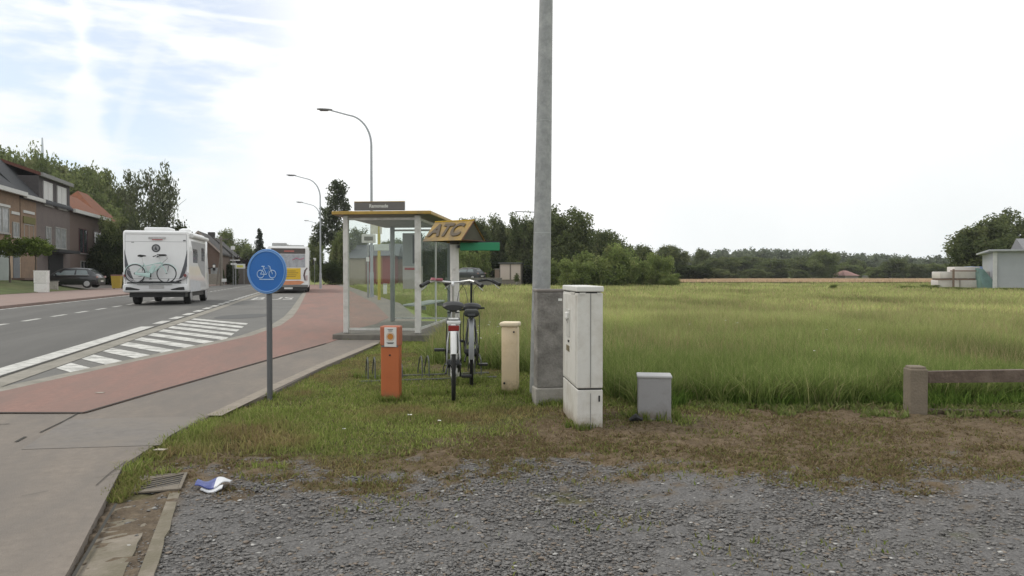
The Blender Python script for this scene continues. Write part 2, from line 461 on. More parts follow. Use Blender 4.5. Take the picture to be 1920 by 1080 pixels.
# road markings
def bar(s0, s1, t0, t1, z, mb): mb.sheet([st(s0, t0, z), st(s0, t1, z), st(s1, t1, z), st(s1, t0, z)])
mb = MB(); bar(-20, 18.2, -3.76, -3.48, .004, mb)
s = 19.2
while s < 90: bar(s, s + 1.15, -3.72, -3.50, .004, mb); s += 2.0
struct(mb.build('kerbside_line', M_paint))
mb = MB(); s = -9.0
while s < 140: bar(s, s + 1.15, -7.11, -6.97, .004, mb); s += 2.15
struct(mb.build('centre_line', M_paint))
mb = MB(); s = 5
while s < 150: bar(s, s + 1.05, -10.22, -10.08, .004, mb); s += 1.2
struct(mb.build('far_edge_line', M_paint))
mb = MB()
for k in range(11):
    s0 = 10.35 + 1.04 * k; t0 = -3.10
    # run diagonally towards the kerb of the red path
    q = [(s0, t0), (s0 + .58, t0)]
    for (a, b) in list(reversed(q)):
        u = 0
        while u < 3.0 and b + .52 * u < red_t(a - .85 * u) - .27: u += .02
        q.append((a - .85 * u, b + .52 * u))
    mb.sheet([st(a, b, .003 + .0005 * (k % 2)) for a, b in q])
struct(mb.build('hatching', M_paint_old))
vs, fs = text_geo('BUS', 1.0, .0005)
mb = MB(); R = Matrix.Translation(st(38.5, -2.0, .003)) @ Matrix.Rotation(ROADROT, 4, 'Z') @ Matrix.Diagonal((1.15, 6.0, 1, 1))
mb.add(vs, fs, R); struct(mb.build('bus_lettering', M_paint_old))
c = gnd(455, 593); mb = MB()
mb.sheet([(c.x + .62 * math.cos(a), c.y + 1.3 * math.sin(a), .002) for a in np.linspace(0, 2 * math.pi, 24, endpoint=False)])
struct(mb.build('asphalt_patch', M_patch))

# far pavement, lawn bank
slab('far_pavement', [st(-30, -10.35), st(-30, -16.4), st(150, -16.4), st(150, -10.35)], -.05, .10, M_pink)
M_lawn = mat('lawn', (.10, .125, .04), 1, .3, 1.2, col2=(.16, .15, .07), scale2=.4)
lb = MB()
lb.loft([[st(-30, -16.4, -.05), st(-30, -16.4, .12), st(-30, -20.6, .8), st(-30, -45, .8), st(-30, -45, -.05)],
         [st(62, -16.4, -.05), st(62, -16.4, .12), st(62, -20.6, .8), st(62, -45, .8), st(62, -45, -.05)]])
struct(lb.build('lawn_bank', M_lawn))
lb = MB()
lb.loft([[st(62, -16.4, -.05), st(62, -16.4, .12), st(62, -20.6, .35), st(62, -45, .8), st(62, -45, -.05)],
         [st(88, -16.4, -.05), st(88, -16.4, .12), st(88, -20.6, .35), st(88, -45, .8), st(88, -45, -.05)]])
struct(lb.build('driveway', mat('driveway_paving', (.17, .15, .135), .95, .15, 3)))

# foreground yard and verge: a relief grid with gravel / earth / turf
EX = [-2.7, -2.2, -1.7, -1, -.4, .3, .8, 1.2, 1.6, 2.2, 7]
EG = [4.75, 4.5, 4.45, 4.75, 5.2, 5.65, 5.9, 6.15, 6.4, 6.5, 6.5]
def zones(X, Y):
    nz = fnoise(X, Y, 1.3) - .5; nf = fnoise(X + 50, Y, 5) - .5
    ge = np.interp(X, [-2.6, -1.7, -1, 0, 7], [3.7, 4.0, 4.16, 4.16, 4.2])
    nh = fnoise(X + 5, Y + 70, 14) - .5
    gravel = 1 - sstep(Y + nz * 1.0 + nf * 1.3 + nh * .9, ge - .3, ge + .4)
    tg = np.interp(X, EX, EG)
    turf = sstep(Y + nz * 1.9 + nf * 1.0, tg - .4, tg + .55)
    chan = sstep(np.interp(Y, [1.6, 2.85, 4.02, 4.4, 4.7], [-.96, -1.40, -1.76, -1.85, -3.5]) - X, -.04, .06) * (Y < 4.75)
    gravel = gravel * (1 - .8 * chan)
    # worn patches behind the bicycles and weeds in the gravel
    weeds = sstep(fnoise(X + 9, Y + 4, 1.7) + .4 * nf, .66, .74) * (Y < 4.6) * sstep(Y, 2.6, 3.6) * .6
    worn = np.exp(-(((X + .75) / .8) ** 2 + ((Y - 9.4) / .8) ** 2)) * .7
    turf = turf * (1 - .85 * (1 - sstep(Y, 4.35, 4.75)) * (X < -1.95))
    turf = np.clip(np.maximum(turf - worn, weeds), 0, 1)
    gravel = np.clip(gravel, 0, 1)
    return gravel, turf
xs = np.arange(-2.75, 7.01, .04); ys = np.arange(1.6, 13.01, .04)
GX, GY = np.meshgrid(xs, ys)
gv, tf = zones(GX, GY)
GZ = -.012 + .022 * (fnoise(GX, GY, 2.3) - .5) + .02 * (fnoise(GX, GY, 9) - .5) * (1 - gv) + .006 * RNG.standard_normal(GX.shape) * (1 - gv * .3)
GZ = np.where(GX < np.interp(GY, [y for x, y in P_edge[::-1]], [x for x, y in P_edge[::-1]]) - .02, -.055, GZ)
GZ = np.where((GX < -1.15 + .08 * (GY - 13)) & (GY > 12.7), -.055, GZ)
V = np.stack([GX, GY, GZ], -1).reshape(-1, 3)
nx, ny = len(xs), len(ys)
i = (np.arange(ny - 1)[:, None] * nx + np.arange(nx - 1)[None]).ravel()
loops = np.stack([i, i + 1, i + nx + 1, i + nx], -1).ravel()
zc = np.zeros((V.shape[0], 3)); zc[:, 0] = gv.ravel(); zc[:, 1] = tf.ravel(); zc[:, 2] = fnoise(GX, GY, 3).ravel()
def yard_material():
    m = bpy.data.materials.new('yard_ground'); m.use_nodes = True
    nt = m.node_tree; N = nt.nodes; L = nt.links; b = N['Principled BSDF']; b.inputs['Roughness'].default_value = 1
    b.inputs['Specular IOR Level'].default_value = .15
    at_ = N.new('ShaderNodeAttribute'); at_.attribute_name = 'Col'
    sp = N.new('ShaderNodeSeparateColor'); L.new(at_.outputs['Color'], sp.inputs[0])
    tc = N.new('ShaderNodeTexCoord')
    def ramp(src, stops):
        r = N.new('ShaderNodeValToRGB'); e = r.color_ramp.elements
        e[0].position, e[0].color = stops[0][0], stops[0][1] + (1,); e[1].position, e[1].color = stops[-1][0], stops[-1][1] + (1,)
        for p, c in stops[1:-1]: e.new(p).color = c + (1,)
        L.new(src, r.inputs['Fac']); return r.outputs['Color']
    def noise(scale, det=6):
        n = N.new('ShaderNodeTexNoise'); n.inputs['Scale'].default_value = scale; n.inputs['Detail'].default_value = det
        n.inputs['Roughness'].default_value = .7
        L.new(tc.outputs['Object'], n.inputs['Vector']); return n.outputs['Fac']
    vo = N.new('ShaderNodeTexVoronoi'); vo.inputs['Scale'].default_value = 60; L.new(tc.outputs['Object'], vo.inputs['Vector'])
    grav = ramp(noise(75, 8), [(.3, (.075, .072, .071)), (.5, (.138, .133, .131)), (.7, (.215, .207, .202))])
    earth = ramp(noise(14, 8), [(.28, (.065, .046, .028)), (.5, (.128, .094, .06)), (.72, (.20, .152, .10))])
    turf = ramp(noise(10, 6), [(.3, (.045, .055, .016)), (.7, (.11, .11, .04))])
    m1 = N.new('ShaderNodeMix'); m1.data_type = 'RGBA'; m2 = N.new('ShaderNodeMix'); m2.data_type = 'RGBA'
    L.new(sp.outputs[0], m1.inputs['Factor']); L.new(earth, m1.inputs['A']); L.new(grav, m1.inputs['B'])
    L.new(sp.outputs[1], m2.inputs['Factor']); L.new(m1.outputs['Result'], m2.inputs['A']); L.new(turf, m2.inputs['B'])
    L.new(m2.outputs['Result'], b.inputs['Base Color'])
    bp = N.new('ShaderNodeBump'); bp.inputs['Strength'].default_value = .5; bp.inputs['Distance'].default_value = .014
    L.new(vo.outputs['Distance'], bp.inputs['Height']); L.new(bp.outputs['Normal'], b.inputs['Normal'])
    return m
me = raw_mesh('yard_and_verge', V, np.full(len(i), 4), loops, yard_material(), zc, True)
struct(raw_obj('yard_and_verge', me))

# gravel stones
ICO = bmesh.new(); bmesh.ops.create_icosphere(ICO, subdivisions=1, radius=1)
ICO.verts.ensure_lookup_table(); ICO.verts.index_update()
IV = np.array([v.co[:] for v in ICO.verts]); IF = np.array([[v.index for v in f.verts] for f in ICO.faces]); ICO.free()
def scatter_stones(name, P, size, col, m):
    n = len(P)
    ang = RNG.random(n) * 2 * math.pi
    S = size[:, None] * np.stack([RNG.uniform(.7, 1.4, n), RNG.uniform(.55, 1.0, n), RNG.uniform(.12, .30, n)], -1)
    J = IV[None] * (1 + RNG.uniform(-.22, .22, (n, len(IV), 1)))
    W = J * S[:, None]
    ca, sa = np.cos(ang)[:, None], np.sin(ang)[:, None]
    Q = np.stack([W[..., 0] * ca - W[..., 1] * sa, W[..., 0] * sa + W[..., 1] * ca, W[..., 2]], -1) + P[:, None]
    k = len(IV)
    lp = (IF[None] + (np.arange(n) * k)[:, None, None]).reshape(-1)
    me = raw_mesh(name, Q.reshape(-1, 3), np.full(n * len(IF), 3), lp, m, np.repeat(col, k, 0), False)
    return raw_obj(name, me)
def stone_material():
    m = bpy.data.materials.new('gravel_stone'); m.use_nodes = True
    b = m.node_tree.nodes['Principled BSDF']; b.inputs['Roughness'].default_value = .85
    a = m.node_tree.nodes.new('ShaderNodeAttribute'); a.attribute_name = 'Col'
    m.node_tree.links.new(a.outputs['Color'], b.inputs['Base Color']); return m
n = 210000
Y = 2.3 + (4.7 - 2.3) * RNG.random(n) ** 1.0; X = RNG.uniform(-2.0, 1, n) ; X = RNG.uniform(-1, 1, n) * (Y * .72 + .3)
gvv, tff = zones(X, Y)
xl_ = np.interp(Y, [1.6, 2.85, 3.44, 3.5, 4.02, 4.4], [-1.08, -1.52, -1.75, -1.9, -2.02, -2.2])
comp = sstep(fnoise(X * .55 + 12, Y * 1.3 + 3, 1.25), .46, .62)
keep = (RNG.random(n) < (gvv * .95 + .02) * (1 - .5 * comp)) & (X > xl_) & (RNG.random(n) > tff * .8)
X, Y = X[keep], Y[keep]; n = len(X)
v = RNG.beta(2.2, 3.2, n); grey = (.108 + .125 * v)[:, None] * np.array([1.05, 1.0, .96])
warm = RNG.random(n) < .12; grey[warm] *= np.array([1.15, .98, .82])
pale = RNG.random(n) < .012; grey[pale] = np.array([.42, .41, .39])
P = np.stack([X, Y, -.011 + RNG.uniform(-.004, .006, n)], -1)
tag(scatter_stones('gravel', P, .0026 + .0125 * RNG.random(n) ** 3.6, grey, stone_material()), 'loose grey gravel stones covering the yard in the foreground', 'gravel', kind='stuff')

# ------------------------------------------------------------------ grass
def blades(name, X, Y, Z, h, wd, col, lean=.35, m=M_blade):
    n = len(X); a = RNG.random(n) * 2 * math.pi; b = RNG.random(n) * 2 * math.pi
    dx, dy = np.cos(a) * wd / 2, np.sin(a) * wd / 2
    l = lean * h * RNG.random(n); lx, ly = np.cos(b) * l, np.sin(b) * l
    base = np.stack([X, Y, Z], -1)
    off = np.stack([dx, dy, np.zeros(n)], -1)
    mid = base + np.stack([lx * .35, ly * .35, h * .55], -1)
    tip = base + np.stack([lx, ly, h * (1 - .12 * (l / np.maximum(h, 1e-3)))], -1)
    V = np.stack([base - off, base + off, mid + off * .75, mid - off * .75, tip], 1).reshape(-1, 3)
    k = np.arange(n) * 5
    q = np.stack([k, k + 1, k + 2, k + 3, k + 3, k + 2, k + 4], -1).ravel()
    sizes = np.tile([4, 3], n)
    me = raw_mesh(name, V, sizes, q, m, np.repeat(col, 5, 0))
    return raw_obj(name, me)
def mixcol(n, cols, wts, jit=.25):
    c = np.array(cols)[RNG.choice(len(cols), n, p=np.array(wts) / sum(wts))]
    return np.clip(c * (1 + RNG.uniform(-jit, jit, (n, 1))), 0, 1)

def in_pave(X, Y): return X < np.interp(Y, [y for x, y in P_edge[::-1]], [x for x, y in P_edge[::-1]]) + .03 * RNG.standard_normal(len(X))
# short verge turf
n = 230000
Y = 4.2 + 9.5 * RNG.random(n) ** 1.5; X = RNG.uniform(-2.5, 2.2, n)
gvv, tff = zones(X, Y)
keep = (RNG.random(n) < tff ** 1.4 * (.35 + .9 * fnoise(X, Y, 3))) & ~in_pave(X, Y) & ~((X < -1.45 + .08 * (Y - 13)) & (Y > 12.9)) & ~((X > .95) & (Y > 6.9))
X, Y = X[keep], Y[keep]; n = len(X)
pn = fnoise(X + 3, Y, 1.8)
rim = sstep(-X, 1.5, 2.1) * (Y < 6.4)
h = (.016 + .036 * RNG.random(n)) * (.5 + .9 * pn) * (1 + .8 * rim)
cg = mixcol(n, [(.25, .30, .085), (.30, .33, .11), (.20, .25, .066), (.37, .33, .16)], [4, 3, 3, 1.4])
dry = sstep(fnoise(X + 17, Y + 5, 1.1) + .25 * (fnoise(X, Y, 6) - .5) + .10 * sstep(X, -1.2, .6) - .05, .46, .66)[:, None]
cg = cg * (1 - dry) + mixcol(n, [(.31, .25, .13), (.27, .245, .10), (.25, .185, .10)], [2, 3, 2]) * dry
cg = cg * (.72 + .55 * fnoise(X + 40, Y + 3, 2.6))[:, None]
tag(blades('verge_grass', X, Y, np.full(n, -.015), h, .005 + .006 * RNG.random(n), cg, 1.1), 'short mown grass on the verge around the posts and bicycles', 'grass', kind='stuff')
# weeds and turf tufts in gravel and earth
n = 60000
Y = 2.5 + 4 * RNG.random(n); X = RNG.uniform(-1, 1, n) * (Y * .72 + .2)
gvv, tff = zones(X, Y)
tuft = sstep(fnoise(X + 31, Y + 12, 2.6), .57, .70)
keep = (RNG.random(n) < tuft * .85 * (.30 + .65 * (1 - gvv)) * sstep(Y, 2.6, 3.9)) & (X > xl_[0] * 0 + np.interp(Y, [1.6, 2.85, 4.02, 4.4, 4.8], [-1.05, -1.50, -1.9, -2.2, -2.4]))
X, Y = X[keep], Y[keep]; n = len(X)
cg = mixcol(n, [(.20, .215, .07), (.24, .22, .10), (.27, .22, .12), (.15, .19, .05)], [3, 3, 2, 2])
tag(blades('weeds', X, Y, np.full(n, -.015), .012 + .028 * RNG.random(n), .006 + .006 * RNG.random(n), cg, 1.3), 'small weeds growing through the gravel and bare earth', 'weeds', kind='stuff')
# dry straw and thatch over the bare earth
n = 150000
Y = 3.9 + 3.1 * RNG.random(n); X = RNG.uniform(-1, 1, n) * (Y * .72 + .2)
gvv, tff = zones(X, Y)
keep = (RNG.random(n) < (1 - gvv) * (1 - tff * .6) * (.15 + 1.1 * sstep(fnoise(X + 7, Y + 2, 2.4), .35, .65))) & (X > np.interp(Y, [3.5, 4.02, 4.4, 4.8], [-1.6, -1.95, -2.25, -2.4])) & ~in_pave(X, Y)
X, Y = X[keep], Y[keep]; n = len(X)
cg = mixcol(n, [(.20, .150, .088), (.155, .115, .065), (.26, .205, .125), (.20, .18, .08), (.17, .18, .065)], [4, 3, 2, 3, 2])
tag(blades('dry_grass', X, Y, np.full(n, -.016), .008 + .022 * RNG.random(n), .005 + .008 * RNG.random(n), cg, 2.2), 'dry brown thatch and straw over the bare earth strip', 'dry grass', kind='stuff')
# fringe between pavement, grate and gutter stones
n = 3600
tt = RNG.random(n)
ce = np.array([[-2.42, 5.5], [-2.38, 4.9], [-2.30, 4.42], [-2.12, 3.98], [-1.9, 3.5]])
k = RNG.integers(0, 4, n)
X = ce[k, 0] + (ce[k + 1, 0] - ce[k, 0]) * tt + .05 * RNG.standard_normal(n) + .05; Y = ce[k, 1] + (ce[k + 1, 1] - ce[k, 1]) * tt
keep = (fnoise(X, Y, 4) > .5) & (Y > 3.75); X, Y = X[keep], Y[keep]; n = len(X)
cg = mixcol(n, [(.19, .21, .065), (.23, .21, .09)], [2, 1])
tag(blades('gutter_weeds', X, Y, np.full(n, .0), .012 + .03 * RNG.random(n), .006 + .005 * RNG.random(n), cg, 1.3), 'fringe of weeds along the pavement edge by the drain', 'weeds', kind='stuff')
# meadow
def meadow_mask(X, Y):
    lim = np.interp(Y, [6.3, 8.2, 9.0, 9.8, 13, 17, 17.5], [.95, .85, -.1, -1.15, -1.25, -.95, -.9])
    far = (X * RN.x + Y * RN.y) > 4.3
    start = np.interp(X, [.9, 1.1, 1.4, 3, 8], [7.2, 6.75, 6.6, 6.7, 6.65]) + .9 * (fnoise(X, Y, 1.1) - .5) + .4 * (fnoise(X, Y, 4) - .5)
    return np.where(Y < 17.5, (X > lim) & (Y > np.where(X > .9, start, 0)), far)
n = 420000
u = RNG.random(n); Y0, Y1 = 6.3, 110.0; pw = -.9
Y = (Y0 ** pw + u * (Y1 ** pw - Y0 ** pw)) ** (1 / pw)
X = RNG.uniform(-.32, .75, n) * Y + RNG.uniform(-.5, .8, n)
keep = meadow_mask(X, Y); X, Y = X[keep], Y[keep]; n = len(X)
pn = fnoise(X, Y * .7, .55); edge = 1 - sstep(Y, 7.0, 8.6) * (X > .9)
h = (.17 + .24 * RNG.random(n)) * (.65 + .8 * pn) * np.interp(Y, [6, 9, 14, 30], [.85, 1.0, .95, .75])
wd = (.006 + .006 * RNG.random(n)) * np.maximum(1, Y / 9)
near = mixcol(n, [(.19, .245, .075), (.245, .29, .10), (.145, .195, .058), (.33, .32, .15)], [4, 3, 3, 1.2])
far = mixcol(n, [(.36, .385, .155), (.42, .41, .185), (.30, .345, .125), (.42, .35, .20)], [4, 3, 3, 1.6], .18)
fm = sstep(Y + 14 * (pn - .5), 8.0, 19)[:, None]
big = (.62 + .76 * fnoise(X + 60, Y * .45, .22)) * (.55 + .9 * fnoise(X + 11, Y * .5, .8))
tag(blades('meadow_grass', X, Y, np.full(n, -.05), h * (.55 + .9 * fnoise(X + 5, Y * .6, .45)), wd, (near * (1 - fm) + far * fm) * big[:, None], 1.0), 'tall uncut meadow grass, green in front and tawny farther off', 'grass', kind='stuff')
n = 42000
u = RNG.random(n); s_ = 17.0 + 60 * u ** 2; t_ = 3.3 + 1.6 * RNG.random(n)
X = RD.x * s_ + RN.x * t_; Y = RD.y * s_ + RN.y * t_
keep = ~((X < -1.1 + .08 * (Y - 13)) & (Y < 17.6)); X, Y = X[keep], Y[keep]; n = len(X)
cg = mixcol(n, [(.24, .29, .085), (.30, .32, .115), (.33, .29, .13)], [3, 3, 2])
tag(blades('roadside_grass', X, Y, np.full(n, -.06), .08 + .10 * RNG.random(n), .012 * np.maximum(1, Y / 18), cg, .9), 'mown grass strip between the far pavement and the meadow', 'grass', kind='stuff')
# seed heads
n = 26000
u = RNG.random(n); Y = (8 ** pw + u * (70 ** pw - 8 ** pw)) ** (1 / pw); X = RNG.uniform(-.2, .75, n) * Y
keep = meadow_mask(X, Y) & (RNG.random(n) < .2 + .8 * fnoise(X, Y, .4)); X, Y = X[keep], Y[keep]; n = len(X)
cg = mixcol(n, [(.36, .30, .16), (.40, .36, .19), (.34, .25, .15)], [3, 2, 2])
tag(blades('seed_heads', X, Y, np.full(n, -.05), (.34 + .16 * RNG.random(n)) * np.interp(Y, [8, 30], [1.05, .85]), .004 * np.maximum(1, Y / 8), cg, .4), 'pale seed stalks standing above the meadow grass', 'grass', kind='stuff')
# white umbels and daisies
n = 70
X = np.concatenate([RNG.uniform(-.5, .1, 16), RNG.uniform(.8, 5, 8), RNG.uniform(-2, -.4, 3)]); Y = np.concatenate([RNG.uniform(9.3, 11.5, 16), RNG.uniform(7, 12, 8), RNG.uniform(5, 6.3, 3)])
fl = MB()
for x, y in zip(X, Y):
    hh = random.uniform(.35, .5) if y > 7 else random.uniform(.03, .06)
    if not (meadow_mask(np.array([x]), np.array([y]))[0] or y < 6.4): continue
    rr_ = random.uniform(.010, .022)
    fl.sheet([(x + rr_ * math.cos(a), y + rr_ * math.sin(a), hh + .004 * math.sin(3 * a)) for a in np.linspace(0, 2 * math.pi, 7, endpoint=False)])
tag(fl.build('wildflowers', mat('petals', (.62, .62, .56), .8)), 'scattered small white wildflowers in the grass', 'flowers', kind='stuff')
# lush clump along the near edge of the meadow
n = 34000
X = RNG.uniform(1.0, 7.0, n); Y = 6.3 + 1.1 * RNG.random(n) ** .8
keep = (fnoise(X, Y, .9) > .40) & (Y > 6.62 + .9 * (fnoise(X, Y * .3, 1.3) - .5) + .3 * (fnoise(X, Y, 5) - .5)); X, Y = X[keep], Y[keep]; n = len(X)
cg = mixcol(n, [(.10, .165, .036), (.14, .215, .05), (.19, .265, .065)], [3, 3, 2])
tag(blades('edge_grass', X, Y, np.full(n, -.03), (.07 + .2 * RNG.random(n)) * (.35 + 1.1 * fnoise(X, Y, 1.2)) * np.interp(Y, [6.3, 6.8], [.45, 1]), .008 + .006 * RNG.random(n), cg, .8), 'lush green grass along the near rim of the meadow', 'grass', kind='stuff')
n = 9000
X = RNG.uniform(.9, 7.0, n); Y = 6.05 + .75 * RNG.random(n)
keep = fnoise(X + 21, Y, 2.2) > .52; X, Y = X[keep], Y[keep]; n = len(X)
cg = mixcol(n, [(.16, .20, .06), (.20, .23, .09), (.22, .20, .10)], [3, 2, 1])
tag(blades('creeping_weeds', X, Y, np.full(n, -.02), .03 + .05 * RNG.random(n), .014 + .016 * RNG.random(n), cg, 1.4), 'creeping weeds spilling from the meadow onto the bare earth', 'weeds', kind='stuff')
fx, fy, fr = [], [], []
for (px_, py_, rx_, ry_, cnt) in [(506, 747, .03, .03, 260), (732, 752, .10, .08, 900), (957, 738, .10, .09, 900), (1013, 748, .11, .10, 900), (1035, 756, .17, .10, 900), (1092, 803, .10, .05, 380), (1230, 784, .15, .11, 700), (1722, 773, .08, .08, 350), (700, 640, .5, .04, 500), (850, 742, .12, .10, 700), (884, 716, .12, .12, 600), (700, 708, .2, .1, 700), (800, 700, .3, .12, 700), (760, 742, .2, .1, 500)]:
    c_ = gnd(px_, py_); a_ = RNG.random(cnt) * 2 * math.pi; k_ = 1 + .45 * RNG.random(cnt) ** 1.5
    fx.append(c_.x + rx_ * np.cos(a_) * k_); fy.append(c_.y + (.06 if cnt > 300 else 0) + ry_ * np.sin(a_) * k_)
X = np.concatenate(fx); Y = np.concatenate(fy); keep = fnoise(X, Y, 7) > .36; X, Y = X[keep], Y[keep]; n = len(X)
cg = mixcol(n, [(.22, .28, .075), (.17, .22, .055), (.30, .30, .12)], [3, 3, 2])
tag(blades('post_tufts', X, Y, np.full(n, -.015), .03 + .065 * RNG.random(n) * (.5 + fnoise(X, Y, 3)), .005 + .005 * RNG.random(n), cg, .8), 'uncut grass tufts around the feet of the posts and cabinets', 'grass', kind='stuff')
# wheat field beyond
n = 60000
Yw = RNG.uniform(114, 163, n); Xw = RNG.uniform(26, 120, n)
ws = MB(); ws.sheet([(20, 113, .12), (150, 113, .12), (215, 165, .12), (28, 165, .12)])
M_wheat = mat('wheat', (.50, .38, .26), .95, .15, .3)
struct(ws.build('wheat_field', M_wheat))
cg = mixcol(n, [(.56, .43, .30), (.48, .37, .25)], [1, 1], .15)
tag(blades('wheat_ears', Xw, Yw, np.zeros(n), .42 + .14 * RNG.random(n), np.full(n, .16), cg, .3), 'pale ripe wheat beyond the meadow', 'wheat', kind='stuff')

# ------------------------------------------------------------------ trees
def crown_mesh(name, blobs, n_clump, per, leaf, cols, wts, cr=.9, droop=0.0, jit=.22, seed=1, aspect=1.0):
    global RNG
    keepr = RNG; RNG = np.random.default_rng(seed)
    B = np.array(blobs, dtype=float); vol = (B[:, 3] * B[:, 4] * B[:, 5]) ** .7
    k = RNG.choice(len(B), n_clump, p=vol / vol.sum())
    d = RNG.standard_normal((n_clump, 3)); d /= np.linalg.norm(d, axis=1)[:, None]
    r = RNG.random(n_clump) ** .42
    C = B[k, :3] + d * r[:, None] * B[k, 3:]
    cc = mixcol(n_clump, cols, wts, jit)
    n = n_clump * per
    idx = np.repeat(np.arange(n_clump), per)
    off = RNG.standard_normal((n, 3)); off /= np.linalg.norm(off, axis=1)[:, None]
    off *= (RNG.random((n, 1)) ** .5) * cr * .85 * RNG.uniform(.6, 1.2, (n_clump, 1))[idx]
    if droop: off[:, 2] -= np.abs(off[:, 2]) * 0 + droop * RNG.random(n)
    P = C[idx] + off
    u = RNG.standard_normal((n, 3)); u /= np.linalg.norm(u, axis=1)[:, None]
    w_ = RNG.standard_normal((n, 3)); v = np.cross(u, w_); v /= np.linalg.norm(v, axis=1)[:, None]
    if aspect > 1: u[:, 2] = -np.abs(u[:, 2]) * 2 - .5; u /= np.linalg.norm(u, axis=1)[:, None]
    s = leaf * RNG.uniform(.6, 1.3, (n, 1))
    V = np.stack([P - u * s * aspect, P - v * s * .55, P + u * s * aspect, P + v * s * .55], 1).reshape(-1, 3)
    col = np.repeat(np.clip(cc[idx] * (1 + RNG.uniform(-.15, .15, (n, 1))), 0, 1), 4, 0)
    me = raw_mesh(name, V, np.full(n, 4), np.arange(n * 4), M_leaf, col)
    RNG = keepr
    return me
def trunk_mesh(name, h, r, m, limbs=6, seed=1, reach=.3, lo=.35):
    q = random.Random(seed); mb = MB()
    pts = [(q.uniform(-.02, .02) * h * i / 6, q.uniform(-.02, .02) * h * i / 6, h * i / 6) for i in range(7)]
    mb.tube(pts, [r * (1 - .13 * i) for i in range(7)], 7)
    for k in range(limbs):
        z = h * q.uniform(lo, .85); a = q.uniform(0, 6.28); ln = h * reach * q.uniform(.6, 1.1)
        p = Vector((0, 0, z)); e = p + Vector((math.cos(a) * ln, math.sin(a) * ln, ln * q.uniform(.3, .9)))
        mb.tube([p, p.lerp(e, .5) + Vector((0, 0, -.05 * ln)), e], [r * .4, r * .25, r * .08], 5)
    o = mb.build(name, m); me = o.data; bpy.data.objects.remove(o)
    return me
G_dark = [(.125, .150, .066), (.16, .182, .080), (.10, .126, .055), (.195, .21, .10)]
G_mid = [(.165, .20, .078), (.20, .23, .094), (.135, .168, .064), (.235, .25, .118)]
G_lite = [(.20, .25, .085), (.24, .28, .10), (.16, .205, .068), (.27, .29, .12)]
W4 = [3, 3, 3, 1]
def blobs_round(q, h, w, n=7, lo=.18):
    out = [(0, 0, h * .58, w * .36, w * .36, h * .36), (0, 0, h * .26, w * .40, w * .40, h * .24)]
    for k in range(n):
        a = q.uniform(0, 6.28); z = h * q.uniform(lo + .1, .86); rr = w * .5 * (1 - .45 * abs(z / h - .5) * 2) * q.uniform(.35, .75)
        b = w * q.uniform(.15, .24)
        out.append((math.cos(a) * rr, math.sin(a) * rr, z, b, b, b * q.uniform(.7, 1.1)))
    return out
PROTO = {}
def proto(kind, seed):
    key = (kind, seed)
    if key in PROTO: return PROTO[key]
    q = random.Random(seed * 17 + len(kind))
    if kind == 'broad':      # unit: 10 m tall, 9 m wide
        c = crown_mesh('crown', blobs_round(q, 10, 9, 15, .0), 560, 52, .185, G_dark, W4, 1.15, seed=seed)
        t = trunk_mesh('trunk', 7.5, .28, M_bark, 7, seed)
    elif kind == 'mid':
        c = crown_mesh('crown', blobs_round(q, 10, 9, 15, .0), 560, 52, .185, G_mid, W4, 1.15, seed=seed)
        t = trunk_mesh('trunk', 7.5, .26, M_bark, 7, seed)
    elif kind == 'bush':     # unit: 4 m tall, 5 m wide, leafy to the ground
        bl = [(0, 0, 1.6, 2.0, 2.0, 1.7)] + [(q.uniform(-1.7, 1.7), q.uniform(-1.7, 1.7), q.uniform(.5, 3.3), q.uniform(.45, 1.1), q.uniform(.45, 1.1), q.uniform(.5, 1.0)) for _ in range(14)]
        c = crown_mesh('crown', bl, 330, 36, .125, G_lite, W4, .75, seed=seed)
        t = trunk_mesh('trunk', 2.2, .09, M_bark, 5, seed)
    elif kind == 'darkbush':
        bl = [(0, 0, 1.6, 2.0, 2.0, 1.7)] + [(q.uniform(-1.7, 1.7), q.uniform(-1.7, 1.7), q.uniform(.6, 3.0), q.uniform(.7, 1.1), q.uniform(.7, 1.1), q.uniform(.7, 1.0)) for _ in range(9)]
        c = crown_mesh('crown', bl, 330, 36, .125, [(.045, .060, .024), (.06, .078, .03), (.034, .048, .019), (.08, .092, .038)], W4, .75, seed=seed)
        t = trunk_mesh('trunk', 2.2, .09, M_bark, 5, seed)
    PROTO[key] = (c, t)
    return PROTO[key]
USED = {}
def tree(name, label, kind, seed, px, top, Y, wpx, group=None, cat='tree', zb=0.0):
    """a tree standing at distance Y, as tall and wide as surveyed"""
    base = at(px, HOR, Y); h = at(px, top, Y).z - zb; wd = wpx * Y / F
    c, t = proto(kind, seed)
    uh, uw = (10, 9) if kind in ('broad', 'mid') else (4, 5)
    o = thing(name, label, cat, (base.x, base.y, zb), random.uniform(0, 6.28), group)
    kx = 1.2 if uh == 10 else 1.05; o.scale = (wd / uw * kx, wd / uw * kx, h / uh * 1.02)
    raw_obj('crown', c, o); raw_obj('trunk', t, o)
    return o
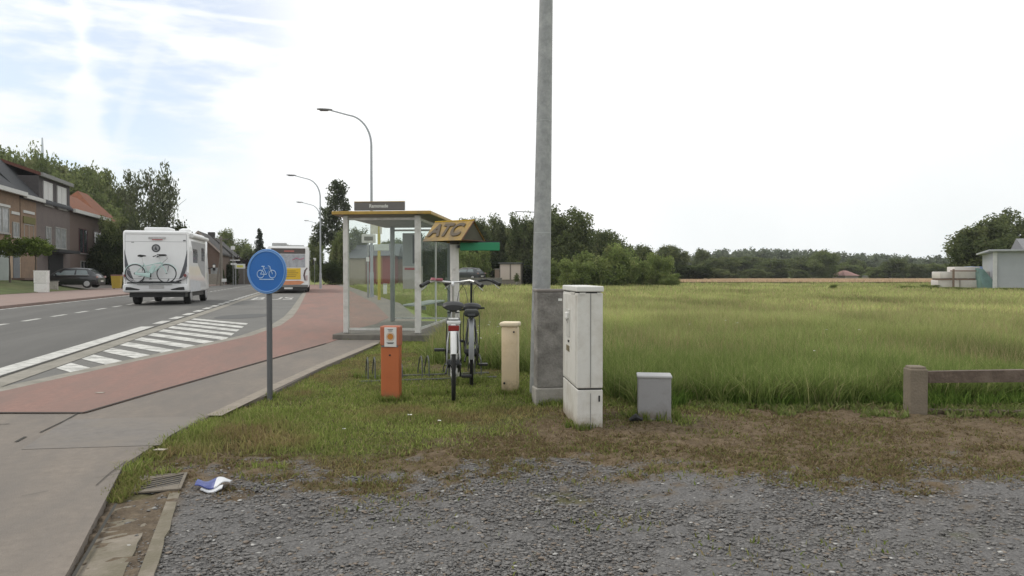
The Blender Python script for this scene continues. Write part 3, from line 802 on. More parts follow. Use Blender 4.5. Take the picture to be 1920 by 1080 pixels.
# tree clump to the right of the bicycles, beyond the meadow
tree('broadleaf_tree', 'tallest dark tree of the clump right behind the grey pole', 'broad', 1, 1062, 394, 86, 112)
gB = 'dark trees in a row between the tin triangle sign and the grey pole'
for px, top, Y, wp, sd, k in [(888, 404, 98, 62, 2, 'broad'), (936, 412, 104, 66, 3, 'broad'), (982, 400, 96, 66, 4, 'broad'), (912, 432, 112, 80, 5, 'mid'), (962, 428, 110, 80, 6, 'mid')]:
    tree('broadleaf_tree', {888: 'dark tree peeking up behind the triangular sign', 936: 'dark rounded tree between the green board and the grey pole', 982: 'dark tree just left of the tall grey pole, partly behind it', 912: 'lower lighter tree right above the green board', 962: 'olive tree low behind the two white garage doors'}[px], k, sd, px, top, Y, wp, gB)
tree('broadleaf_tree', 'dark tree right of the tallest one, above the pale bushes', 'broad', 7, 1146, 436, 96, 92)
tree('broadleaf_tree', 'smaller dark tree sloping down towards the far wood', 'broad', 8, 1196, 455, 98, 70)
tree('broadleaf_tree', 'dark tree filling the gap right of the tallest one', 'broad', 10, 1104, 424, 94, 92)
tree('broadleaf_tree', 'dark tree left of the tallest one, right behind the grey pole', 'broad', 11, 1018, 408, 98, 92)
gb = 'bushes on the edge of the meadow'
for px, top, Y, wp, sd, lab in [(1040, 482, 82, 80, 1, 'bush half hidden behind the white cabinet and grey pole'), (1112, 472, 78, 84, 2, 'light green bush above the white cabinet'), (1165, 455, 80, 92, 3, 'tallest light green bush in front of the dark trees'), (1236, 474, 80, 54, 4, 'pale bush at the right of the light green clump'), (1256, 512, 78, 40, 5, 'lowest small bush where the wheat strip begins'), (1208, 484, 84, 60, 6, 'mid green bush between the tallest pale bush and the right one'), (1078, 486, 76, 60, 4, 'low pale bush just right of the white cabinet top'), (975, 492, 92, 66, 2, 'low bush between the white garage doors and the grey pole')]:
    tree('meadow_bush', lab, 'bush', sd, px, top, Y, wp, gb, 'bush')
tree('broadleaf_tree', 'round dark tree just right of the light green bushes', 'broad', 9, 1262, 459, 140, 66)
gF = 'trees before the distant wood'
far = [(1316, 468, 205, 34, 1), (1352, 480, 190, 70, 2), (1398, 478, 210, 76, 10), (1446, 484, 200, 70, 4), (1492, 482, 205, 70, 11), (1541, 470, 200, 58, 3), (1586, 492, 215, 50, 12), (1604, 486, 230, 46, 5), (1644, 500, 190, 34, 6), (1676, 486, 190, 54, 7), (1716, 492, 205, 52, 8), (1752, 494, 205, 48, 9), (1418, 505, 170, 46, 13), (1500, 506, 170, 40, 14), (1290, 498, 160, 66, 12), (1340, 504, 160, 60, 13)]
flab = {1541: 'largest dark tree standing up before the distant wood', 1316: 'small dome shaped tree at the left end of the distant wood', 1676: 'dark round tree right of the distant pink roof', 1644: 'narrow dark bush between the distant pink roof and the grey one'}
for px, top, Y, wp, sd in far:
    tree('distant_tree', flab.get(px, 'dark green tree in the far row in front of the distant wood'), 'broad' if sd % 3 else 'mid', sd, px, top, Y, wp, gF)
# distant wood on a low hill: one mass
q = np.random.default_rng(5)
V = []
hx = np.linspace(40, 250, 130); bl = []
for x in hx:
    for rw in range(3):
        Yd = 330 + 25 * rw + q.uniform(-8, 8); pxx = 960 + F * x / 330
        topy = np.interp(pxx, [1130, 1290, 1340, 1420, 1500, 1560, 1680, 1790, 1830, 2000], [486, 478, 470, 467, 468, 474, 480, 486, 494, 500]) + q.uniform(-2, 4)
        H = (HOR - topy) * Yd / F + CAMH
        bl.append((x * Yd / 330 + q.uniform(-1.5, 1.5), Yd, H * .5, 3.4, 3.4, H * .5))
me = crown_mesh('distant_wood', bl, 6000, 24, .6, [(.15, .175, .115), (.175, .20, .128), (.13, .155, .10)], [3, 2, 3], 2.0, seed=21)  # paler, greyer leaf colours with some distance haze painted in
tag(raw_obj('distant_wood', me), 'distant wooded ridge along the horizon', 'wood', kind='stuff')
# right side trees behind the shed
tree('broadleaf_tree', 'dark bushy tree left of the grey shed, over the pallets', 'broad', 3, 1848, 410, 84, 118)
tree('broadleaf_tree', 'taller dark tree behind the roof of the grey shed', 'broad', 6, 1916, 398, 92, 104)
# wooded slope behind the houses, left
gH = 'trees of the wooded slope behind the brick houses'
hill = [(-30, 285, 118, 100, 1), (14, 274, 112, 76, 2), (44, 286, 116, 80, 3), (78, 270, 112, 78, 4), (110, 296, 114, 84, 5), (142, 300, 116, 84, 6), (168, 311, 114, 76, 7), (196, 322, 116, 78, 8), (222, 344, 118, 70, 9), (150, 345, 108, 110, 10), (90, 330, 106, 120, 11)]
hl = {14: 'dark tree with a spiky top above the dark slate roof', 78: 'tallest tree of the slope, left of the mast top', 222: 'lowest tree of the slope, next to the birch'}
for px, top, Y, wp, sd in hill:
    tree('slope_tree', hl.get(px, 'dark green tree in the wooded slope behind the brick houses'), 'mid', sd, px, top + 6, Y, wp * 1.2, gH)
# birch
for px, top, Y, wp, sd, lab in [(1008, 476, 90, 70, 2, 'dark undergrowth hidden right behind the grey pole'), (930, 470, 101, 90, 4, 'dark undergrowth behind the white garage doors'), (1180, 488, 95, 110, 5, 'dark undergrowth behind the light green bushes'), (1285, 494, 138, 90, 1, 'dark undergrowth left of the far wheat strip')]:
    tree('undergrowth', lab, 'darkbush', sd, px, top, Y, wp, 'undergrowth below the dark trees', 'bush')
for px, top, Y, wp, sd, lab in [(1563, 533, 60, 16, 1, 'lone weed clump out in the far meadow'), (1700, 535, 64, 46, 3, 'weed strip in the meadow left of the pallets'), (1744, 534, 62, 40, 5, 'weeds right at the left foot of the pallets'), (1800, 538, 58, 60, 2, 'nettles in front of the pallets'), (1890, 539, 57, 70, 6, 'weeds along the foot of the grey shed')]:
    tree('weed_clump', lab, 'bush', sd, px, top, Y, wp, 'weed clumps in the meadow', 'weeds')
b0 = at(284, HOR, 76); o = thing('birch_tree', 'tall loose silvery birch behind the white motorhome', 'tree', (b0.x, b0.y, 0))
q = random.Random(4)
bl = [(0, 0, 8.6, 2.2, 2.2, 3.2)] + [(math.cos(a) * r_, math.sin(a) * r_, z, .95, .95, 1.2) for a, r_, z in
      [(q.uniform(0, 6.28), q.uniform(1.4, 3.2), q.uniform(4.5, 11)) for _ in range(16)]] + [(1.6, 0, 11.9, .55, .5, .9), (-2.3, 0, 11.2, .6, .6, .8), (-.4, 0, 11.4, .8, .6, .8)]
raw_obj('crown', crown_mesh('crown', bl, 250, 24, .15, [(.14, .16, .09), (.18, .20, .125), (.10, .12, .065), (.25, .27, .19)], W4, .8, droop=.9, seed=31, aspect=1.5), o)
raw_obj('trunk', trunk_mesh('trunk', 11.3, .17, M_barkpale, 12, 4, .28, .3), o)
# dark shrubs between birch and motorhome
gs_ = 'dark shrubs between the brick houses and the motorhome'
for px, top, Y, wp, sd, lab in [(318, 412, 73, 74, 1, 'tall dark clipped shrub right behind the motorhome roof'), (250, 424, 75, 84, 2, 'tall dark shrub left of the motorhome, under the birch'), (205, 446, 72, 80, 3, 'dark shrub behind the parked black car'), (165, 470, 72, 76, 4, 'dark low shrub over the black car roof'), (128, 478, 70, 50, 5, 'dark shrub beside the dark doorway'), (236, 470, 70, 66, 6, 'dark shrub above the yellow bin')]:
    tree('dark_shrub', lab, 'darkbush', sd, px, top, Y, wp, gs_, 'shrub', .15)
tree('hedge_tree', 'brownish olive tree before the orange roofed house', 'mid', 13, 216, 408, 74, 60, cat='tree')
# clipped lollipop trees in the front garden
for px, lab in [(18, 'clipped round little tree at the photo\'s left border'), (66, 'clipped round little tree right of its twin, by the porch lamp')]:
    p = at(px, 462, 50); o = thing('clipped_tree', lab, 'tree', (p.x, p.y, .5), 0, 'clipped trees in the front garden')
    raw_obj('crown', crown_mesh('crown', [(0, 0, p.z - .5, 1.05, 1.0, .62), (.4, 0, p.z - .6, .7, .7, .5), (-.5, 0, p.z - .55, .6, .6, .5)], 90, 26, .09, [(.13, .18, .04), (.17, .22, .055), (.10, .14, .03)], [3, 2, 2], .35, seed=px), o)
    raw_obj('trunk', trunk_mesh('trunk', p.z - .6, .07, M_bark, 3, px, .2, .7), o)
# poplar and surroundings behind the bus
b0 = at(632, HOR, 96); o = thing('poplar_tree', 'tall slender tree left above the bus shelter roof', 'tree', (b0.x, b0.y, 0))
raw_obj('crown', crown_mesh('crown', [(0, 0, 10.2, 1.15, 1.1, 3.1), (.4, 0, 12.2, .7, .7, 1.0), (-.5, 0, 12.6, .5, .5, .8), (-1.1, 0, 8.6, 1.0, .9, 1.3), (-1.9, 0, 6.2, 1.3, 1.2, 1.6), (.2, 0, 5.8, 1.6, 1.4, 2.6), (.9, 0, 9.6, .6, .6, 1.6)], 270, 24, .18, [(.09, .11, .06), (.13, .15, .09), (.07, .09, .045), (.20, .22, .16)], W4, .8, seed=41), o)
raw_obj('trunk', trunk_mesh('trunk', 11.5, .2, M_bark, 8, 9, .12), o)
for px, top, Y, wp, sd, k, lab in [(640, 430, 92, 50, 4, 'mid', 'ivy green tree below the slender tree'), (624, 486, 86, 46, 6, 'darkbush', 'dark round bush right of the lamp post foot'), (592, 446, 125, 34, 5, 'mid', 'tree just right of the bus roof, behind the lamp post'), (668, 425, 96, 52, 2, 'mid', 'tree seen through the left pane of the bus shelter'), (790, 436, 105, 60, 8, 'broad', 'tree seen through the shelter, left of its right post'), (838, 438, 108, 70, 9, 'broad', 'tree behind the white sign pole'), (742, 452, 118, 60, 1, 'mid', 'low tree seen through the middle of the bus shelter'), (885, 466, 90, 60, 5, 'bush', 'yellowish bush under the green board')]:
    tree('roadside_tree' if k != 'darkbush' else 'roadside_bush', lab, k, sd, px, top, Y, wp, cat='tree' if 'bush' not in lab else 'bush')
# far left middle: conifer, trees, copper hedge
b0 = at(487, HOR, 125); o = thing('conifer_tree', 'pointed dark conifer left of the bus', 'tree', (b0.x, b0.y, 0))
hC = at(487, 422, 125).z
raw_obj('crown', crown_mesh('crown', [(0, 0, hC * (.12 + .08 * i), 1.45 * (1 - .082 * i) , 1.45 * (1 - .082 * i), .55) for i in range(11)], 230, 24, .17, [(.045, .062, .038), (.06, .078, .046), (.034, .048, .03)], [3, 2, 2], .5, seed=51), o)
raw_obj('trunk', trunk_mesh('trunk', hC * .95, .16, M_bark, 0, 5), o)
for px, top, Y, wp, sd, k, lab in [(418, 434, 150, 44, 11, 'mid', 'pale loose tree behind the wooden utility pole'), (452, 448, 150, 64, 12, 'mid', 'bright rounded tree left of the conifer'), (400, 446, 150, 40, 2, 'broad', 'dark tree behind the chimney'), (424, 486, 92, 44, 2, 'darkbush', 'green hedge bush at the foot of the wooden utility pole'), (406, 494, 86, 32, 3, 'darkbush', 'small garden bush in front of the brown gable'), (525, 462, 170, 60, 7, 'broad', 'far dark tree hidden by the bus'), (470, 462, 130, 46, 8, 'broad', 'dark tree behind the round blue sign')]:
    tree('garden_tree' if k != 'darkbush' else 'garden_bush', lab, k, sd, px, top, Y, wp, cat='tree' if k != 'darkbush' else 'bush')
b0 = at(466, HOR, 108); o = thing('copper_hedge', 'dark purple leaved hedge left of the round blue sign', 'hedge', (b0.x, b0.y, 0))
raw_obj('foliage', crown_mesh('foliage', [(dx, 0, 2.1, 1.3, 1.0, 1.7) for dx in (-2, -.8, .5, 1.8, 3.0)], 170, 22, .16, [(.035, .026, .028), (.05, .034, .036), (.025, .02, .02)], [2, 2, 2], .6, seed=61), o)
#SPLIT
# ------------------------------------------------------------------ cycle route sign
M_blue = mat('sign_blue', (.012, .125, .42), .35, .06, 3)
M_signw = mat('sign_white', (.42, .56, .74), .4, .05, 3)
M_signl = mat('sign_rim', (.12, .27, .56), .4, .05, 3)
p = gnd(506, 748)
o = thing('cycle_sign', 'round blue sign with a white bicycle on a grey post in the verge', 'road sign', (p.x, p.y, 0), rad(-15))
mb = MB(); mb.cyl((0, 0, -.1), (0, 0, 1.22), .026, n=16); mb.cyl((0, 0, 1.22), (0, 0, 1.235), .027, .02, n=16)
mb.build('post', mat('post_grey', (.105, .108, .115), .5, .12, 9), o, 40)
zc_ = 1.185
mb = MB(); mb.tube([(0, -.032, zc_), (0, -.040, zc_)], .197, 48); mb.build('disc', M_blue, o, 40)
mb = MB(); mb.torus((0, -.036, zc_), (0, 1, 0), .2, .0075, 56, 8); mb.torus((0, -.041, zc_), (0, 1, 0), .187, .0065, 56, 6); mb.build('rim', M_signl, o, 40)
mb = MB(); mb.cyl((0, -.031, zc_ + .06), (0, -.02, zc_ + .06), .05); mb.box((0, -.012, zc_ + .06), (.075, .04, .03)); mb.build('bracket', M_galv, o); MB().box((0, -.012, zc_ - .08), (.075, .04, .03)).build('bracket', M_galv, o)
mb = MB(); ym = -.0425; wr = .036
for cx in (-.062, .062): mb.torus((cx, ym, zc_ - .025), (0, 1, 0), wr, .0035, 28, 5)
fr = [(-.062, -.025), (-.03, .03), (.038, .032), (.0, -.028), (-.03, .03)]
mb.tube([(x, ym, zc_ + z) for x, z in fr], .0035, 5); mb.tube([(-.062, ym, zc_ - .025), (0, ym, zc_ - .028)], .0035, 5)
mb.tube([(.062, ym, zc_ - .025), (.034, ym, zc_ + .047), (.016, ym, zc_ + .05)], .0035, 5); mb.tube([(-.03, ym, zc_ + .03), (-.035, ym, zc_ + .044)], .0035, 5); mb.tube([(-.05, ym, zc_ + .046), (-.02, ym, zc_ + .046)], .0045, 5)
mb.box((0, ym, zc_ - .073), (.15, .003, .007)); mb.build('bicycle_symbol', M_signw, o)

# ------------------------------------------------------------------ bus shelter
SX, SY = -2.93, 13.2
o = thing('bus_shelter', 'glass bus shelter with grey white posts and a yellow edged roof', 'bus shelter', (SX, SY, 0), -math.atan(.085))
Wd, Dp, Ht = 1.285, 3.35, 2.20
M_post = mat('shelter_post', (.58, .57, .545), .45, .08, 5, col2=(.36, .35, .31), scale2=4)
M_yel = mat('roof_yellow', (.40, .255, .05), .5, .14, 5, col2=(.25, .17, .06), scale2=4)
M_glass = glass_mat('shelter_glass', (.92, .955, .935), .035, .03); M_glassf = glass_mat('clear_glass', (.95, .975, .96), .006, .01)
mb = MB(); mb.box((.70, 1.72, .055), (1.78, 3.85, .13), bev=.015); mb.build('plinth', mat('plinth_dark', (.13, .12, .105), .95, .2, 8, col2=(.19, .175, .15), scale2=3), o)
for x, y, rr_ in [(0, 0, .045), (Wd, 0, .05), (0, Dp, .045), (Wd, Dp, .05)]:
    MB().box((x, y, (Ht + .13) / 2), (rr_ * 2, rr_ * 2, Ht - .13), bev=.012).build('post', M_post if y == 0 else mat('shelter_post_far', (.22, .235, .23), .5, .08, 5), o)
mb = MB(); mb.box((.67, 1.66, Ht + .03), (1.70, 3.64, .05), bev=.008); rf = mb.build('roof', mat('shelter_roof', (.18, .18, .155), .6, .12, 3), o)
mb = MB()
mb.box((.67, -.17, Ht + .036), (1.74, .03, .058), bev=.008); mb.box((.67, 3.49, Ht + .036), (1.74, .03, .058), bev=.008)
mb.box((-.195, 1.66, Ht + .036), (.03, 3.63, .058), bev=.008); mb.box((1.535, 1.66, Ht + .036), (.03, 3.63, .058), bev=.008)
mb.build('roof_edge', M_yel, rf)
mb = MB(); mb.box((.62, -.06, Ht + .155), (.90, .05, .145), bev=.01); nb = mb.build('name_board', mat('board_grey', (.135, .125, .12), .6, .06, 4), o)
MB().box((.62, -.06, Ht + .234), (.90, .054, .012)).build('board_cap', M_yel, nb)
vs, fs = text_geo('Ramonede', .085, .001, .002)
MB().add(vs, fs, Matrix.Translation((.61, -.0865, Ht + .158)) @ Matrix.Rotation(math.pi / 2, 4, 'X') @ Matrix.Diagonal((.92, 1, 1, 1))).build('lettering', mat('letter_white', (.62, .62, .58), .5, .02, 3), nb)
def pane(x0, y0, x1, y1, z0=.22, z1=2.12, name='glass_pane', gm=None):
    c_ = ((x0 + x1) / 2, (y0 + y1) / 2, (z0 + z1) / 2); ln = math.hypot(x1 - x0, y1 - y0)
    return MB().box(c_, (ln, .008, z1 - z0), rz=math.atan2(y1 - y0, x1 - x0)).build(name, gm or M_glass, o)
pane(.05, 0, Wd - .05, 0); pane(.05, Dp, Wd - .05, Dp, gm=M_glassf)
pane(Wd, .05, Wd, 1.66); pane(Wd, 1.69, Wd, Dp - .05)
mb = MB()
for y in (0, Dp): mb.box((Wd / 2, y, .2), (Wd - .1, .035, .04)); mb.box((Wd / 2, y, 2.14), (Wd - .1, .035, .04))
mb.box((Wd, Dp / 2, .2), (.035, Dp - .1, .04)); mb.box((Wd, Dp / 2, 2.14), (.035, Dp - .1, .04)); mb.box((Wd, 1.675, 1.17), (.03, .03, 1.9))
mb.build('frame_rail', M_post, o)
mb = MB(); mb.box((Wd - .22, 1.75, .60), (.34, 2.5, .035), bev=.01)
be = mb.build('bench', mat('bench_plank', (.40, .41, .40), .6, .08, 4), o)
mb = MB()
for y in (.8, 2.7): MB().box((Wd - .12, y, .54), (.2, .04, .07)).build('bracket', M_galv, be)
mb = MB(); mb.box((.46, Dp - .05, 1.55), (.44, .03, 1.05), bev=.01); pn_ = mb.build('timetable_panel', mat('panel_grey', (.30, .32, .31), .6, .05, 3), o)
MB().box((.56, Dp - .07, 1.72), (.18, .012, .62)).build('dark_poster', M_blackp, pn_)
mb = MB(); mb.box((.47, Dp - .062, 1.10), (.44, .02, .50)); nt_ = mb.build('notice', mat('paper', (.52, .48, .45), .8, .05, 3), o)
MB().box((.47, Dp - .076, 1.29), (.36, .006, .05)).build('red_header', mat('red_band', (.40, .05, .05), .6), nt_)

# ------------------------------------------------------------------ tin triangle sign on the white pole, green arm board
p = gnd(853, 704)
o = thing('triangle_sign', 'weathered yellow prism sign with ATC letters and green arm board on a peeling pole', 'sign', (p.x, p.y, 0))
M_peel = mat('peeling_white', (.62, .60, .57), .6, .06, 9, col2=(.17, .15, .13), scale2=5, amt2=.35)
mb = MB(); mb.tube([(0, 0, -.1), (.004, 0, .7), (-.006, 0, 1.50)], [.052, .052, .05], 18); mb.build('pole', M_peel, o, 40)
mb = MB(); mb.tube([(0, 0, 1.50), (0, 0, 1.585)], [.055, .055], 18); mb.build('sleeve', mat('sleeve_grey', (.09, .085, .075), .6), o, 40)
th = rad(32)
R3 = Matrix.Translation((-.005, 0, 1.535)) @ Matrix.Rotation(-th, 4, 'Z')
Lh, Wh, Hh = .275, .235, .232
M_tin = mat('faded_yellow', (.31, .185, .02), .6, .2, 7, col2=(.125, .085, .035), scale2=4, amt2=.8)
mb = MB(); mb.add([(-Lh, -Wh, 0), (Lh, -Wh, 0), (Lh, 0, Hh), (-Lh, 0, Hh), (-Lh, -Wh + .01, -.004), (Lh, -Wh + .01, -.004), (Lh, 0, Hh - .01), (-Lh, 0, Hh - .01)],
       [(0, 1, 2, 3), (7, 6, 5, 4), (0, 4, 5, 1), (1, 5, 6, 2), (2, 6, 7, 3), (3, 7, 4, 0)], R3)
fp = mb.build('front_panel', M_tin, o)
sl_ = math.atan2(Hh, Wh)
vs, fs = text_geo('ATC', .285, .0015, .010)
RT = R3 @ Matrix.Translation((-.02, -Wh / 2 - .006, Hh / 2 + .006)) @ Matrix.Rotation(sl_, 4, 'X') @ Matrix.Diagonal((.78, 1, 1, 1))
MB().add(vs, fs, RT).build('lettering', mat('dark_lettering', (.055, .034, .012), .6, .1, 5), fp)
MB().box(tuple(R3 @ Vector((0, 0, Hh + .004))), (2 * Lh, .012, .012), rz=-th).build('ridge_strip', mat('bright_yellow', (.58, .36, .015), .5), fp)
mb = MB(); mb.add([(-Lh, Wh, 0), (Lh, Wh, 0), (Lh, 0, Hh - .004), (-Lh, 0, Hh - .004), (-Lh, Wh - .01, -.004), (Lh, Wh - .01, -.004), (Lh, 0, Hh - .014), (-Lh, 0, Hh - .014)],
       [(3, 2, 1, 0), (4, 5, 6, 7), (1, 5, 4, 0), (2, 6, 5, 1), (3, 7, 6, 2), (0, 4, 7, 3)], R3)
mb.build('rear_panel', M_tin, o)
for sx in (1, -1):
    mb = MB(); mb.prism([R3 @ Vector((sx * (Lh - .012), -Wh + .02, .002)), R3 @ Vector((sx * (Lh - .012), Wh - .02, .002)), R3 @ Vector((sx * (Lh - .012), 0, Hh - .02))], (R3.to_3x3() @ Vector((-sx * .006, 0, 0))))
    mb.build('end_panel', mat('dark_tin', (.060, .056, .036), .7, .2, 6), o)
mb = MB(); mb.tube([R3 @ Vector((Lh, -Wh, .004)), R3 @ Vector((Lh, Wh, .004)), R3 @ Vector((Lh, .0, Hh - .006)), R3 @ Vector((Lh, -Wh, .004))], .007, 6)
mb.build('frame', mat('rust_frame', (.11, .05, .03), .8, .2, 9), o)
mb = MB(); mb.box((.29, -.065, 1.475), (.45, .02, .092), bev=.006); gbd = mb.build('green_board', mat('board_green', (.015, .22, .10), .5, .06, 3), o)
mb = MB(); mb.box((.06, -.03, 1.475), (.05, .06, .03)); mb.box((.29, -.05, 1.53), (.47, .02, .012)); mb.build('board_bracket', M_darkm, gbd)

# ------------------------------------------------------------------ orange marker post
p = gnd(732, 752); W_ = .182
o = thing('marker_post', 'short orange marker post with a white label, standing in the verge grass', 'marker post', (p.x, p.y + .06, 0), rad(-4))
M_or = mat('orange_plastic', (.46, .125, .04), .55, .09, 6, col2=(.34, .10, .04), scale2=3, splash=((.16, .11, .06), .10, .75))
MB().box((0, 0, .225), (W_ * .94, .115, .59), bev=.012).build('body', M_or, o)
hd = MB().box((0, 0, .595), (W_, .13, .18), bev=.012).build('head', mat('orange_head', (.40, .125, .065), .55, .08, 6), o)
MB().box((0, -.001, .503), (W_ * .85, .122, .02)).build('collar', mat('collar_grey', (.15, .15, .15), .6), o)
lb_ = MB().box((.008, -.068, .585), (.112, .006, .178), bev=.003).build('label_plate', mat('label_white', (.66, .64, .62), .5, .04, 9), hd)
mb = MB(); mb.tube([(.008, -.072, .59), (.008, -.074, .59)], .028, 24); mb.build('orange_emblem', mat('emblem_orange', (.50, .20, .03), .5, .1, 30), lb_)
mb = MB(); mb.torus((.008, -.0735, .59), (0, 1, 0), .036, .0022, 28, 4); mb.build('emblem_ring', mat('ring_tan', (.55, .36, .22), .5), lb_)
for z, w_ in ((.655, .05), (.642, .035), (.535, .07), (.528, .05)): MB().box((.008, -.0722, z), (w_, .002, .005)).build('print_line', M_darkm, lb_)
MB().cyl((0, -.055, .42), (0, -.064, .42), .0085).build('lock', M_darkm, o)

# ------------------------------------------------------------------ bicycles
M_bgrey = mat('bike_grey', (.30, .31, .32), .4, .06, 6, metal=.3)
M_bdark = mat('bike_dark', (.028, .03, .032), .4, .1, 6)
M_mint = mat('bike_mint', (.45, .60, .57), .4, .06, 6)
M_silver = mat('silver', (.62, .62, .62), .3, .06, 6, metal=.7)
M_red = mat('lamp_red', (.22, .008, .008), .25, .1, 10)
M_guard = mat('guard_white', (.68, .68, .68), .4, .04, 6)
def bicycle(o, fm, guard, seat_h=.92, bar_h=1.06, R_=.34, rack=True, swept=.12, bag=False, steer=0.0, ga=-5):
    """local: wheels along +y, rear axle at y=0"""
    wb = 1.10
    fr_ = (0, wb, R_)
    for y in (0, wb):
        tm = MB(); tm.torus((0, y, R_), (1, 0, 0), R_ - .02, .019, 48, 8); wh = tm.build('wheel', M_rubber, o, 60)
        rm = MB(); rm.torus((0, y, R_), (1, 0, 0), R_ - .043, .011, 48, 6); rm.build('rim', M_alloy, wh, 60)
        sp = MB()
        for k in range(28):
            a = 2 * math.pi * k / 28; sx = .03 if k % 2 else -.03
            sp.cyl((sx, y + .02 * math.cos(a), R_ + .02 * math.sin(a)), (0, y + (R_ - .045) * math.cos(a), R_ + (R_ - .045) * math.sin(a)), .0011, n=4)
        sp.build('spokes', M_silver, wh)
        hb = MB(); hb.cyl((-.055, y, R_), (.055, y, R_), .019 if y else .04, n=12); hb.build('hub', M_darkm, wh, 40)
    bb = Vector((0, .47, .29)); st_ = Vector((0, .30, .74)); hd_t = Vector((0, wb - .21, .80)); hd_b = Vector((0, wb - .155, .66))
    f = MB()
    f.tube([bb, st_], .018, 10); f.tube([bb, hd_b], .023, 10); f.tube([st_ + Vector((0, .03, -.10)), hd_t + Vector((0, 0, -.02))], .017, 10); f.tube([hd_b, hd_t], .021, 12)
    for sx in (-1, 1):
        f.tube([(sx * .03, .44, .29), (sx * .062, .2, .31), (sx * .066, 0, R_)], .010, 8)
        f.tube([(sx * .02, .31, .70), (sx * .055, .14, .52), (sx * .066, 0, R_)], .008, 8)
    f.cyl((-.045, bb.y, bb.z), (.045, bb.y, bb.z), .024)
    f.build('frame', fm, o, 50)
    fk = MB(); fk.cyl(hd_b, hd_b + Vector((0, .02, -.04)), .024)
    for sx in (-1, 1): fk.tube([(sx * .035, hd_b.y + .02, hd_b.z - .03), (sx * .05, wb - .05, .5), (sx * .054, wb, R_)], [.014, .013, .009], 8)
    fk.build('fork', fm, o, 50)
    # saddle
    sd_ = MB(); cs = []
    for (y, hw, z, th_) in [(.10, .085, .0, .03), (.13, .105, .012, .05), (.19, .10, .018, .055), (.26, .06, .012, .045), (.33, .03, .008, .035), (.38, .018, 0, .02)]:
        cs.append([Vector((hw * math.cos(a) * (1 if math.sin(a) > -.2 else .96), y, seat_h + z - .03 + th_ * (math.sin(a) * .6 if math.sin(a) > 0 else math.sin(a)))) for a in np.linspace(0, 2 * math.pi, 14, endpoint=False)])
    sd_.loft(cs); s_ = sd_.build('saddle', mat('saddle_black', (.022, .022, .024), .5, .15, 12), o, 50)
    sp = MB(); sp.tube([(0, .30, .70), (0, .235, seat_h - .06)], .0135, 12); sp.build('seat_post', M_silver, o, 40)
    sc_ = MB(); sc_.torus((-.04, .165, seat_h - .085), (0, 0, 1), .016, .005, 12, 6); sc_.torus((.04, .165, seat_h - .085), (0, 0, 1), .016, .005, 12, 6); sc_.box((0, .22, seat_h - .07), (.07, .08, .02), bev=.005); sc_.build('springs', M_darkm, s_)
    # bars
    st0 = Vector((0, wb - .235, .86)); top = Vector((0, wb - .20, bar_h))
    q_ = MB(); q_.tube([hd_t, Vector((0, wb - .245, bar_h - .03))], .014, 10); q_.tube([(0, wb - .245, bar_h - .03), (0, wb - .19, bar_h)], [.015, .017], 10); q_.build('stem', M_darkm if fm is M_bdark else M_silver, o, 40)
    hb = MB(); pts = [(-.30, wb - .40, bar_h - .03), (-.25, wb - .33, bar_h + .0), (-.18, wb - .24, bar_h + .02), (-.07, wb - .19, bar_h + .005), (0, wb - .185, bar_h), (.07, wb - .19, bar_h + .005), (.18, wb - .24, bar_h + .02), (.25, wb - .33, bar_h + .0), (.30, wb - .40, bar_h - .03)]
    ca_, sa_ = math.cos(steer), math.sin(steer); pv = Vector((0, wb - .2, 0))
    tw = lambda p_: Vector((pv.x + (p_[0]) * ca_ - (p_[1] - pv.y) * sa_, pv.y + p_[0] * sa_ + (p_[1] - pv.y) * ca_, p_[2]))
    hb.tube([tw(p_) for p_ in pts], .0115, 10); bars = hb.build('handlebar', M_darkm if fm is M_bdark else M_silver, o, 50)
    for sx in (0, -1):
        a_, b_ = (pts[0], pts[1]) if sx == 0 else (pts[-1], pts[-2])
        a_ = Vector(a_); b_ = Vector(b_); gr = MB(); gr.tube([tw(a_ + (a_ - b_) * .15), tw(a_.lerp(b_, .5)), tw(b_ + (b_ - a_) * .25)], [.021, .019, .0195], 10); gr.build('grip', M_blackp, bars, 40)
        lv = MB(); d_ = Vector((.05 if sx else -.05, 0, 0)); lv.tube([tw(b_ + Vector((0, .045, -.012))), tw(a_.lerp(b_, .4) + Vector((0, .07, -.035))), tw(a_ + d_ * .3 + Vector((0, .075, -.05)))], [.006, .006, .0045], 6); lv.build('brake_lever', M_silver, bars, 40)
    # mudguards
    for y, a0, a1, nm in ((0, rad(ga), rad(190), 'rear_mudguard'), (wb, rad(20), rad(165), 'front_mudguard')):
        gd = MB(); k = 22; rings = []
        for i in range(k + 1):
            a = a0 + (a1 - a0) * i / k
            if nm == 'front_mudguard': a = math.pi - a
            c_ = Vector((0, -math.cos(a - 0) * 1, math.sin(a)))
            rr_ = R_ + .018
            row = []
            for u_, dr in ((-.027, -.012), (-.018, .004), (0, .008), (.018, .004), (.027, -.012), (.016, -.004), (0, 0), (-.016, -.004)):
                row.append(Vector((u_, y, R_)) + c_ * (rr_ + dr) )
            rings.append(row)
        gd = MB(); gd.loft(rings)
        gd.build(nm, guard, o, 40)
    gs_ = MB()
    for sx in (-1, 1): gs_.tube([(sx * .062, 0, R_), (sx * .03, -.30, R_ + .18)], .0028, 5)
    gs_.build('mudguard_stays', M_silver, o)
    # cranks and pedals
    cr = MB(); cr.torus((.05, bb.y, bb.z), (1, 0, 0), .09, .006, 32, 5); cr.tube([(.05, bb.y, bb.z + .085), (.045, .2, R_ + .045), (.04, 0, R_ + .04)], .005, 5); cr.tube([(.05, bb.y, bb.z - .085), (.045, .2, R_ - .05), (.04, 0, R_ - .04)], .005, 5)
    an = rad(58)
